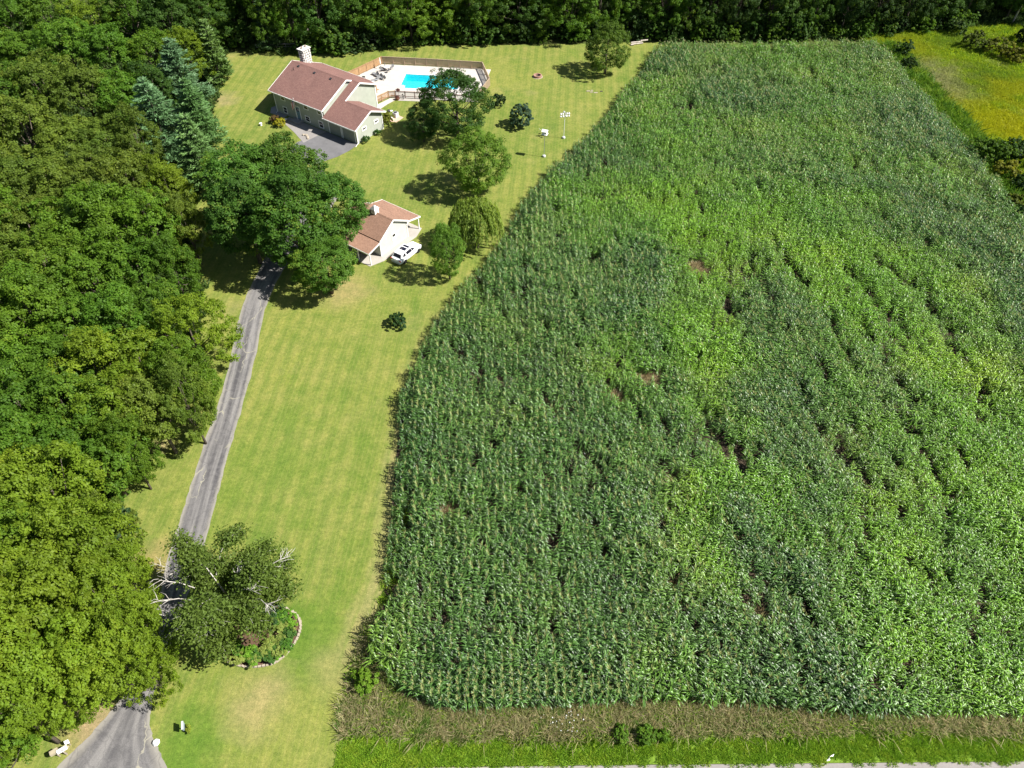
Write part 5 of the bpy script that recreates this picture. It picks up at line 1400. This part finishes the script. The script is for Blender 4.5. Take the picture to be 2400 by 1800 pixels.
# ================================================================== CORN
def corn_mat():
    m, nt, out = mat_new('corn_leaf')
    at = nt.nodes.new('ShaderNodeAttribute'); at.attribute_name = 'part'          # 0 leaf .. 1 tassel / dry
    ai = nt.nodes.new('ShaderNodeAttribute'); ai.attribute_type = 'INSTANCER'; ai.attribute_name = 'young'
    P = wpos(nt)
    n1 = noise(nt, P, .09, 4, .6); n2 = noise(nt, P, 2.2, 3, .6)
    old = ramp(nt, n1, [(.32, (.044, .108, .020)), (.55, (.062, .132, .022)), (.72, (.098, .172, .026))])
    young = ramp(nt, n1, [(.3, (.078, .185, .010)), (.55, (.115, .235, .011)), (.75, (.18, .275, .014))])
    c = mix(nt, ai.outputs['Fac'], old, young)
    c = mix(nt, 1.0, c, ramp(nt, n2, [(.25, (.74, .78, .74)), (.75, (1.25, 1.2, 1.15))]), 'MULTIPLY')
    c = mix(nt, 1.0, c, mapr(nt, at.outputs['Fac'], 0, .45, .38, 1.85), 'MULTIPLY')
    tas = mapr(nt, at.outputs['Fac'], .5, .6)
    c = mix(nt, tas, c, (.34, .36, .13))
    p = nt.nodes.new('ShaderNodeBsdfPrincipled'); L(nt, c, p.inputs['Base Color']); p.inputs['Roughness'].default_value = .46; p.inputs['Specular IOR Level'].default_value = .6
    tr = nt.nodes.new('ShaderNodeBsdfTranslucent'); L(nt, mix(nt, 1.0, c, (1.3, 1.3, .6), 'MULTIPLY'), tr.inputs['Color'])
    ms = nt.nodes.new('ShaderNodeMixShader'); ms.inputs[0].default_value = .13
    L(nt, p.outputs[0], ms.inputs[1]); L(nt, tr.outputs[0], ms.inputs[2]); L(nt, ms.outputs[0], out.inputs['Surface'])
    return m
M_CORN = corn_mat()
def corn_geo(rg, V, F, A, ox=0.0, oy=0.0, tassel=True, H=2.25):
    H *= rg.uniform(.88, 1.08)
    def push(vs, fs, a):
        n = len(V); V.extend(vs); F.extend([tuple(n+i for i in f) for f in fs]); A.extend([a]*len(vs))
    # stalk
    lx, ly = rg.uniform(-.06, .06), rg.uniform(-.06, .06)
    vs = []
    for k, (z, r) in enumerate(((0, .018), (H*.55, .015), (H, .006))):
        f = z/H
        for q in (0, 2.09, 4.19): vs.append((ox+lx*f+r*math.cos(q), oy+ly*f+r*math.sin(q), z))
    push(vs, [(i*3+k, i*3+(k+1) % 3, i*3+3+(k+1) % 3, i*3+3+k) for i in range(2) for k in range(3)], .2)
    az = rg.uniform(0, 6.28); nl = rg.randint(9, 12)
    for i in range(nl):
        f = i/(nl-1); z0 = H*(.22+.72*f); a = az + (i % 2)*math.pi + rg.uniform(-.55, .55)
        Ln = (.60+.42*math.sin(math.pi*min(1, f*.9+.12)))*rg.uniform(.85, 1.15); w = .046*rg.uniform(.85, 1.15)*(1.15-.35*f)
        el = rg.uniform(.85, 1.3)+.12*f; curl = rg.uniform(1.7, 3.0)
        pts = []; x = 0.0; z = z0; S = 4
        for s in range(S+1):
            pts.append((x, z)); e = el - curl*(s+.5)/S; x += math.cos(e)*Ln/S; z += math.sin(e)*Ln/S
        ca, sa = math.cos(a), math.sin(a); tw = rg.uniform(-.5, .5); vs = []
        for s, (x, z) in enumerate(pts):
            ww = w*(.75, 1.0, .95, .65, .06)[s]; t = tw*s/S
            for sg_ in (-1, 1):
                vs.append((ox+lx*z/H+ca*x-sa*ww*sg_*math.cos(t), oy+ly*z/H+sa*x+ca*ww*sg_*math.cos(t), z+ww*sg_*math.sin(t)))
        push(vs, [(2*s, 2*s+1, 2*s+3, 2*s+2) for s in range(S)], rg.random()*.45)
    if tassel:
        for k in range(6):
            a = k*1.05+rg.uniform(-.3, .3); sp = .05 if k == 0 else rg.uniform(.12, .24); h = .34 if k == 0 else rg.uniform(.16, .3)
            ca, sa = math.cos(a), math.sin(a)
            b = (ox+lx, oy+ly, H-.05); e = (ox+lx+ca*sp, oy+ly+sa*sp, H+h)
            push([(b[0]-sa*.014, b[1]+ca*.014, b[2]), (b[0]+sa*.014, b[1]-ca*.014, b[2]), (e[0]+sa*.012, e[1]-ca*.012, e[2]), (e[0]-sa*.012, e[1]+ca*.012, e[2])], [(0, 1, 2, 3)], .9)
def corn_mesh(seed, count=1, tassel=True, H=2.25, span=1.5):
    rg = random.Random(seed); V, F, A = [], [], []
    for i in range(count):
        corn_geo(rg, V, F, A, rg.gauss(0, .085) if count > 1 else 0, (i+.5)*span/count-span/2+rg.uniform(-.09, .09) if count > 1 else 0, tassel if isinstance(tassel, bool) else rg.random() < tassel, H)
    me = bpy.data.meshes.new('corn_plant'); me.from_pydata(V, [], F)
    at = me.attributes.new('part', 'FLOAT', 'POINT'); at.data.foreach_set('value', np.array(A, np.float32))
    me.materials.append(M_CORN); me.update()
    return me
def in_field(x, y): return inside(x, y, CORN)
rngc = np.random.default_rng(77)
# rows 0.76 m apart run away from the road
xs = np.arange(-16, 110, .76)
front_y = {}
for x in xs:
    yy = np.arange(20, 60, .1); ok = in_field(np.full(yy.shape, x), yy)
    if ok.any(): front_y[float(x)] = yy[ok][0]
def vis(x, y):        # generous test: does the picture see this spot at all
    fw = y*math.cos(PITCH)+(CAM_H-1)*math.sin(PITCH); return np.abs(x)*FPX/fw < 1200+60
singles = [corn_mesh(500+k, 1, True) for k in range(8)]
cand = []
for x, y0 in front_y.items():
    for k in range(14):
        y = y0+.05+k*.21
        if bool(vis(np.array(x), np.array(y))) and y < 44: cand.append((math.hypot(x, y), x, y))
cand.sort(); chosen = cand[:296]
startY = {}
for i, (_, x, y) in enumerate(chosen):
    o = bpy.data.objects.new('corn_plant', singles[rnd.randrange(8)]); COL.objects.link(o)
    o.location = (x+rnd.uniform(-.05, .05), y+rnd.uniform(-.04, .04), 0); o.rotation_euler = (rnd.uniform(-.06, .06), rnd.uniform(-.06, .06), rnd.uniform(0, 6.28))
    s = rnd.uniform(.85, 1.1); o.scale = (s, s, s)
    tag(o, 'tall tasselled corn plant in the front rows along the dry verge', 'corn plant', 'corn plants in the front rows along the verge')
    startY[x] = max(startY.get(x, 0), y+.12)
pts = []
BR = [Q(1420, 430, 2), Q(1600, 480, 2), Q(1800, 520, 2), Q(1960, 640, 2), Q(2080, 800, 2), Q(2150, 980, 2), Q(2180, 1180, 2), Q(2160, 1350, 2)]
BR2 = [Q(1440, 560, 2), Q(1480, 720, 2), Q(1560, 880, 2), Q(1640, 1000, 2), Q(1700, 1150, 2)]
STREAK = [((1620,560),(1650,640)),((1830,590),(1990,760)),((1900,560),(2060,720)),((1740,890),(1870,1050)),((1700,560),(1740,620)),((1500,880),(1600,1000)),((1560,640),(1600,690)),((1860,700),(1960,850)),((2020,700),(2140,860)),((1240,960),(1330,1040)),((1940,900),(2060,1090)),((1330,820),(1370,900)),((1780,700),(1830,790))]
STREAK = [(Q(*a, 1), Q(*b, 1)) for a, b in STREAK]
TANSPOT = [(*Q(1400, 820, .5), 1.7), (*Q(1505, 585, .5), 1.6), (*Q(955, 1110, .5), 1.1), (*Q(1180, 880, .5), .9), (*Q(1330, 860, .5), .9), (*Q(1455, 1270, .5), .8), (*Q(1640, 1340, .5), .9), (*Q(1450, 1045, .5), .8)]
for x in xs:
    y0 = startY.get(float(x), front_y.get(float(x), None))
    if y0 is None: y0 = 27.0
    ys = np.arange(y0+.75, 178, 1.5)
    xx = np.full(ys.shape, x)+rngc.normal(0, .06, ys.shape)
    ok = in_field(xx, ys) & vis(xx, ys)
    for a, b in zip(xx[ok], ys[ok]): pts.append((a, b))
pts = np.array(pts)
X, Y = pts[:, 0], pts[:, 1]
d1 = seg_dist(X, Y, BR); d2 = seg_dist(X, Y, BR2)
nz = vnoise(X, Y, 9)*.6+vnoise(X+50, Y, 3.5)*.4
young = np.clip(1.25-d1/15.0+(nz-.5)*1.5, 0, 1)
young = np.maximum(young, np.clip(.72-d2/9+(nz-.5)*2.4, 0, .9))
young = np.clip(np.maximum(young, (vnoise(X, Y+90, 14)-.62)*1.6), 0, 1)
dip = np.zeros(len(X))
for a, b in STREAK:
    dip = np.maximum(dip, np.clip(1.25-seg_dist(X+(vnoise(X, Y, 2.5)-.5)*2.2, Y+(vnoise(X+9, Y, 2.5)-.5)*2.2, [a, b])/0.75, 0, 1)*.8)
hole = vnoise(X+17, Y+5, 2.6); dip = np.maximum(dip, np.clip((hole-.86)*6, 0, 1))
edge_d = seg_dist(X, Y, CORN[:len(CORN)-24])
sc = (.78+.32*vnoise(X+3, Y, 5.0)+.20*vnoise(X+31, Y+7, 1.9))*(1-.55*dip)*(1-.10*young)*np.clip(.70+.12*edge_d, 0, 1) + rngc.normal(0, .07, len(X))
keep = rngc.random(len(X)) > dip*.45+.06
for (tx, ty, r) in TANSPOT: keep &= np.hypot(X-tx, Y-ty) > r*(.75+.5*vnoise(X, Y, .9))
pts = pts[keep]; young = young[keep]; sc = sc[keep]; X = X[keep]; Y = Y[keep]

def instancer(name, pts3, protos, idx, rz, sc, extra=None):
    me = bpy.data.meshes.new(name); me.vertices.add(len(pts3)); me.vertices.foreach_set('co', np.asarray(pts3, np.float32).ravel())
    def attr(nm, typ, arr):
        a = me.attributes.new(nm, typ, 'POINT'); a.data.foreach_set('value', arr)
    attr('idx', 'INT', np.asarray(idx, np.int32)); attr('rz', 'FLOAT', np.asarray(rz, np.float32)); attr('sc', 'FLOAT', np.asarray(sc, np.float32))
    for k, v in (extra or {}).items(): attr(k, 'FLOAT', np.asarray(v, np.float32))
    o = bpy.data.objects.new(name, me); COL.objects.link(o)
    pc = bpy.data.collections.new(name+'_kinds')
    for i, m in enumerate(protos):
        po = bpy.data.objects.new(f'{name}_kind_{i:02d}', m); pc.objects.link(po)
    ng = bpy.data.node_groups.new(name+'_scatter', 'GeometryNodeTree')
    ng.interface.new_socket('Geometry', in_out='INPUT', socket_type='NodeSocketGeometry'); ng.interface.new_socket('Geometry', in_out='OUTPUT', socket_type='NodeSocketGeometry')
    gi, go = ng.nodes.new('NodeGroupInput'), ng.nodes.new('NodeGroupOutput')
    ci = ng.nodes.new('GeometryNodeCollectionInfo'); ci.inputs['Collection'].default_value = pc; ci.inputs['Separate Children'].default_value = True; ci.inputs['Reset Children'].default_value = True
    ip = ng.nodes.new('GeometryNodeInstanceOnPoints'); ip.inputs['Pick Instance'].default_value = True
    def na(nm, typ):
        n = ng.nodes.new('GeometryNodeInputNamedAttribute'); n.data_type = typ; n.inputs['Name'].default_value = nm; return [s for s in n.outputs if s.enabled and s.name == 'Attribute'][0]
    cx = ng.nodes.new('ShaderNodeCombineXYZ'); ng.links.new(na('rz', 'FLOAT'), cx.inputs[2])
    er = ng.nodes.new('FunctionNodeEulerToRotation'); ng.links.new(cx.outputs[0], er.inputs[0])
    cs = ng.nodes.new('ShaderNodeCombineXYZ'); s_ = na('sc', 'FLOAT'); [ng.links.new(s_, cs.inputs[i]) for i in range(3)]
    ng.links.new(gi.outputs[0], ip.inputs['Points']); ng.links.new(ci.outputs[0], ip.inputs['Instance']); ng.links.new(na('idx', 'INT'), ip.inputs['Instance Index'])
    ng.links.new(er.outputs[0], ip.inputs['Rotation']); ng.links.new(cs.outputs[0], ip.inputs['Scale']); ng.links.new(ip.outputs[0], go.inputs[0])
    md = o.modifiers.new('scatter', 'NODES'); md.node_group = ng
    o['kind'] = 'stuff'
    return o
seg_old = [corn_mesh(600+k, 5, .4, 2.35) for k in range(8)]
seg_yng = [corn_mesh(700+k, 6, .12, 2.2) for k in range(8)]
near = Y < 60
idx = np.where(rngc.random(len(X)) < np.clip(young*1.4, 0, 1), 8, 0) + rngc.integers(0, 8, len(X))
co = instancer('corn_field', np.c_[X, Y, np.zeros(len(X))], seg_old+seg_yng, idx, rngc.integers(0, 2, len(X))*math.pi+rngc.normal(0, .03, len(X)), sc, {'young': young})

# ================================================================== GRASS AND WEEDS (stuff)
def grass_mat(name, stops, n_sc=.5, trans=.3):
    m, nt, out = mat_new(name)
    P = wpos(nt); at = nt.nodes.new('ShaderNodeAttribute'); at.attribute_name = 'tint'
    c = ramp(nt, mth(nt, 'ADD', mth(nt, 'MULTIPLY', noise(nt, P, n_sc, 4, .65), .75), mth(nt, 'MULTIPLY', at.outputs['Fac'], .25)), stops)
    c = mix(nt, 1.0, c, ramp(nt, at.outputs['Fac'], [(0, (.72, .72, .7)), (1, (1.3, 1.28, 1.2))]), 'MULTIPLY')
    p = nt.nodes.new('ShaderNodeBsdfPrincipled'); L(nt, c, p.inputs['Base Color']); p.inputs['Roughness'].default_value = .6; p.inputs['Specular IOR Level'].default_value = .25
    tr = nt.nodes.new('ShaderNodeBsdfTranslucent'); L(nt, c, tr.inputs['Color'])
    ms = nt.nodes.new('ShaderNodeMixShader'); ms.inputs[0].default_value = trans
    L(nt, p.outputs[0], ms.inputs[1]); L(nt, tr.outputs[0], ms.inputs[2]); L(nt, ms.outputs[0], out.inputs['Surface'])
    return m
def tuft_mesh(seed, n, size, h, w, lean, mat, lay=(0, 0)):
    rng = np.random.default_rng(seed)
    b = np.c_[rng.uniform(-size/2, size/2, (n, 2)), np.zeros(n)]
    hh = h*rng.uniform(.45, 1.1, n); dv = rng.normal(size=(n, 2))*lean+np.array(lay)
    tip = b + np.c_[dv*hh[:, None], hh]; a = rng.uniform(0, 6.28, n); sv = np.c_[np.cos(a), np.sin(a), np.zeros(n)]*w
    mid = b + (tip-b)*.6 + np.c_[np.zeros((n, 2)), hh*.1]
    V = np.stack([b-sv, b+sv, mid+sv*.8, tip, mid-sv*.8], 1).reshape(-1, 3)
    me = bpy.data.meshes.new('tuft'); me.from_pydata(V.tolist(), [], [tuple(range(5*i, 5*i+5)) for i in range(n)])
    at = me.attributes.new('tint', 'FLOAT', 'POINT'); at.data.foreach_set('value', np.repeat(rng.random(n), 5).astype(np.float32))
    me.materials.append(mat); me.update()
    return me
def scatter(poly, step, jit, rngs):
    P = np.array(poly); x0, y0 = P.min(0); x1, y1 = P.max(0)
    gx, gy = np.meshgrid(np.arange(x0, x1, step), np.arange(y0, y1, step)); gx = gx.ravel()+rngs.uniform(-jit, jit, gx.size); gy = gy.ravel()+rngs.uniform(-jit, jit, gy.size)
    ok = inside(gx, gy, poly) & vis(gx, gy)
    return gx[ok], gy[ok]
def patchy(m, patches):
    nt = m.node_tree
    for nd in [n for n in nt.nodes if n.type in ('BSDF_PRINCIPLED', 'BSDF_TRANSLUCENT')]:
        sk = nd.inputs['Base Color'] if nd.type == 'BSDF_PRINCIPLED' else nd.inputs['Color']
        src = sk.links[0].from_socket; P = wpos(nt); nz_ = noise(nt, P, .22, 4, .7)
        for (px, py, r, colr, a) in patches:
            cx, cy = Q(px, py); dn = nt.nodes.new('ShaderNodeVectorMath'); dn.operation = 'DISTANCE'; L(nt, P, dn.inputs[0]); dn.inputs[1].default_value = (cx, cy, 0)
            dd = mth(nt, 'ADD', dn.outputs['Value'], mth(nt, 'MULTIPLY', mth(nt, 'SUBTRACT', nz_, .5), r*3.0))
            src = mix(nt, mapr(nt, dd, r*.3, r*1.2, a, 0), src, colr)
        L(nt, src, sk)
def grass_field(name, poly, step, meshes, seed, smin=.8, smax=1.2, thin=None):
    r = np.random.default_rng(seed); x, y = scatter(poly, step, step*.45, r)
    if thin is not None:
        k = thin(x, y, r); x, y = x[k], y[k]
    return instancer(name, np.c_[x, y, np.zeros(len(x))], meshes, r.integers(0, len(meshes), len(x)), r.uniform(-.5, .5, len(x)) if 'dry' in name else r.uniform(0, 6.28, len(x)), r.uniform(smin, smax, len(x)))
M_TANB = grass_mat('dry_grass_blade', [(.32, (.14, .28, .04)), (.43, (.28, .33, .10)), (.50, (.56, .50, .31)), (.57, (.50, .43, .27)), (.66, (.22, .31, .07))], .45, .55)
M_GRNB = grass_mat('green_grass_blade', [(.3, (.15, .30, .022)), (.5, (.23, .40, .028)), (.7, (.34, .44, .045))], .8, .4)
M_MEDB = grass_mat('meadow_blade', [(.28, (.10, .24, .020)), (.40, (.18, .33, .022)), (.48, (.27, .40, .020)), (.56, (.42, .49, .018)), (.63, (.25, .37, .03)), (.74, (.46, .47, .22))], .13, .4)
grass_field('dry_verge_grass', TANV, .55, [tuft_mesh(900+k, 85, .9, .60, .026, .9, M_TANB, (-.45 if k % 2 else .35, .25)) for k in range(5)], 41)
grass_field('verge_weeds', TANV, .75, [tuft_mesh(970+k, 60, .9, .5, .035, .8, M_GRNB) for k in range(3)], 47, thin=lambda x, y, r: vnoise(x, y, 2.4)*.7+vnoise(x, y, .9)*.3 + np.clip((y-23.4)/5, 0, .4) > .46)
grass_field('mown_verge_grass', GRNV, .5, [tuft_mesh(910+k, 170, .75, .22, .02, .6, M_GRNB) for k in range(4)], 42)
grass_field('meadow_grass', MEADOW, 1.15, [tuft_mesh(920+k, 150, 1.6, .6, .035, .6, M_MEDB) for k in range(5)], 43)
CR = [Q(1890,98),Q(1932,138),Q(1992,210),Q(2052,268),Q(2086,318),Q(2128,370),Q(2168,425),Q(2216,480),Q(2300,540),Q(2420,600)]
wst = [(x-1.5, y) for x, y in CR] + [(x+3.8, y+1) for x, y in CR[::-1]]
MP = [(2025,165,7,(.42,.40,.20),.8),(2060,205,6,(.40,.38,.20),.7),(2000,140,4,(.34,.36,.16),.6),(2170,268,9,(.46,.45,.012),.85),(2100,240,7,(.40,.43,.015),.7),(2140,180,8,(.20,.28,.03),.7),(1960,100,8,(.34,.38,.02),.8),(2080,90,7,(.16,.26,.03),.6),(2190,200,6,(.40,.42,.015),.8),(2180,430,5,(.30,.30,.06),.7),(2200,415,2.5,(.42,.36,.24),.9)]
patchy(M_MEDB, MP); patchy(M_MEADOW, [(a, b, c, tuple(q*.6 for q in d), e) for a, b, c, d, e in MP])
M_WEED = grass_mat('tall_weed', [(.3, (.07, .17, .02)), (.5, (.13, .26, .022)), (.7, (.24, .33, .03))], .35, .4)
grass_field('meadow_weeds', wst, .8, [tuft_mesh(980+k, 70, 1.2, 1.25, .05, .6, M_WEED) for k in range(4)], 48, .6, 1.3, thin=lambda x, y, r: r.random(len(x)) < .75)
# grass strip along the foot of the corn's lawn edge and the shaggy field corner
LE = smooth_line([Q(*p) for p in lawn_r[:-6]], 4); strip = [(x-.1, y) for x, y in LE] + [(x+1.3, y+.2) for x, y in LE[::-1]]
grass_field('field_margin_grass', strip, .6, [tuft_mesh(930+k, 60, .7, .35, .02, .6, M_GRNB) for k in range(3)], 44)
# flattened dry stalks in the bare spots
sp = []
rs_ = np.random.default_rng(9)
for (tx, ty, r) in TANSPOT:
    for k in range(int(14*r*r)+3):
        q = rs_.uniform(0, 6.28); d_ = r*math.sqrt(rs_.random()); sp.append((tx+d_*math.cos(q), ty+d_*math.sin(q), 0))
M_STRAW = grass_mat('straw', [(.3, (.26, .22, .10)), (.6, (.42, .34, .20)), (.8, (.50, .42, .27))], .8)
instancer('flattened_straw', sp, [tuft_mesh(940+k, 70, .8, .75, .025, 1.1, M_STRAW) for k in range(3)], rs_.integers(0, 3, len(sp)), rs_.uniform(0, 6.28, len(sp)), rs_.uniform(.8, 1.3, len(sp)))
# white wildflowers in the dry verge
wf = MB(); rf_ = random.Random(12)
for k in range(30):
    x, y = Q(1218+rf_.gauss(0, 20), rf_.uniform(1530, 1588)); z = rf_.uniform(.6, .95); r = rf_.uniform(.03, .065)
    wf.lathe([(0, -.01), (r, .01), (r*.6, .03), (0, .03)], 6, (x, y, z)); wf.tube([(x, y, 0), (x, y, z)], .006, 3)
o = wf.build('wildflowers', plain('white_petal', (.5, .5, .47), .8, .1, .05)); o['kind'] = 'stuff'

# woodland undergrowth: low leafy mass on the floor under the left wood and the far woods' foot
M_UND = grass_mat('undergrowth_leaf', [(.3, (.030, .065, .014)), (.55, (.055, .105, .018)), (.75, (.085, .13, .022))], .3)
UL = [Q(*p) for p in ((-60,1700),(-60,1540),(120,1500),(230,1400),(240,1250),(215,1120),(260,1000),(330,920),(420,840),(440,640),(400,500),(440,330),(470,200),(490,116),(420,20),(-300,20),(-300,900),(-200,1600))]
grass_field('undergrowth', UL, 1.7, [tuft_mesh(950+k, 70, 2.2, .8, .09, .8, M_UND) for k in range(4)], 45)
UF = [Q(*p) for p in ((480,104),(620,117),(760,113),(900,97),(1050,93),(1200,89),(1330,83),(1430,86),(1600,88),(1840,84),(1960,72),(2100,60),(2300,46))] + [(125, 205), (-90, 205)]
grass_field('far_undergrowth', UF, 2.0, [tuft_mesh(960+k, 70, 2.4, 1.1, .10, .8, M_UND) for k in range(4)], 46)
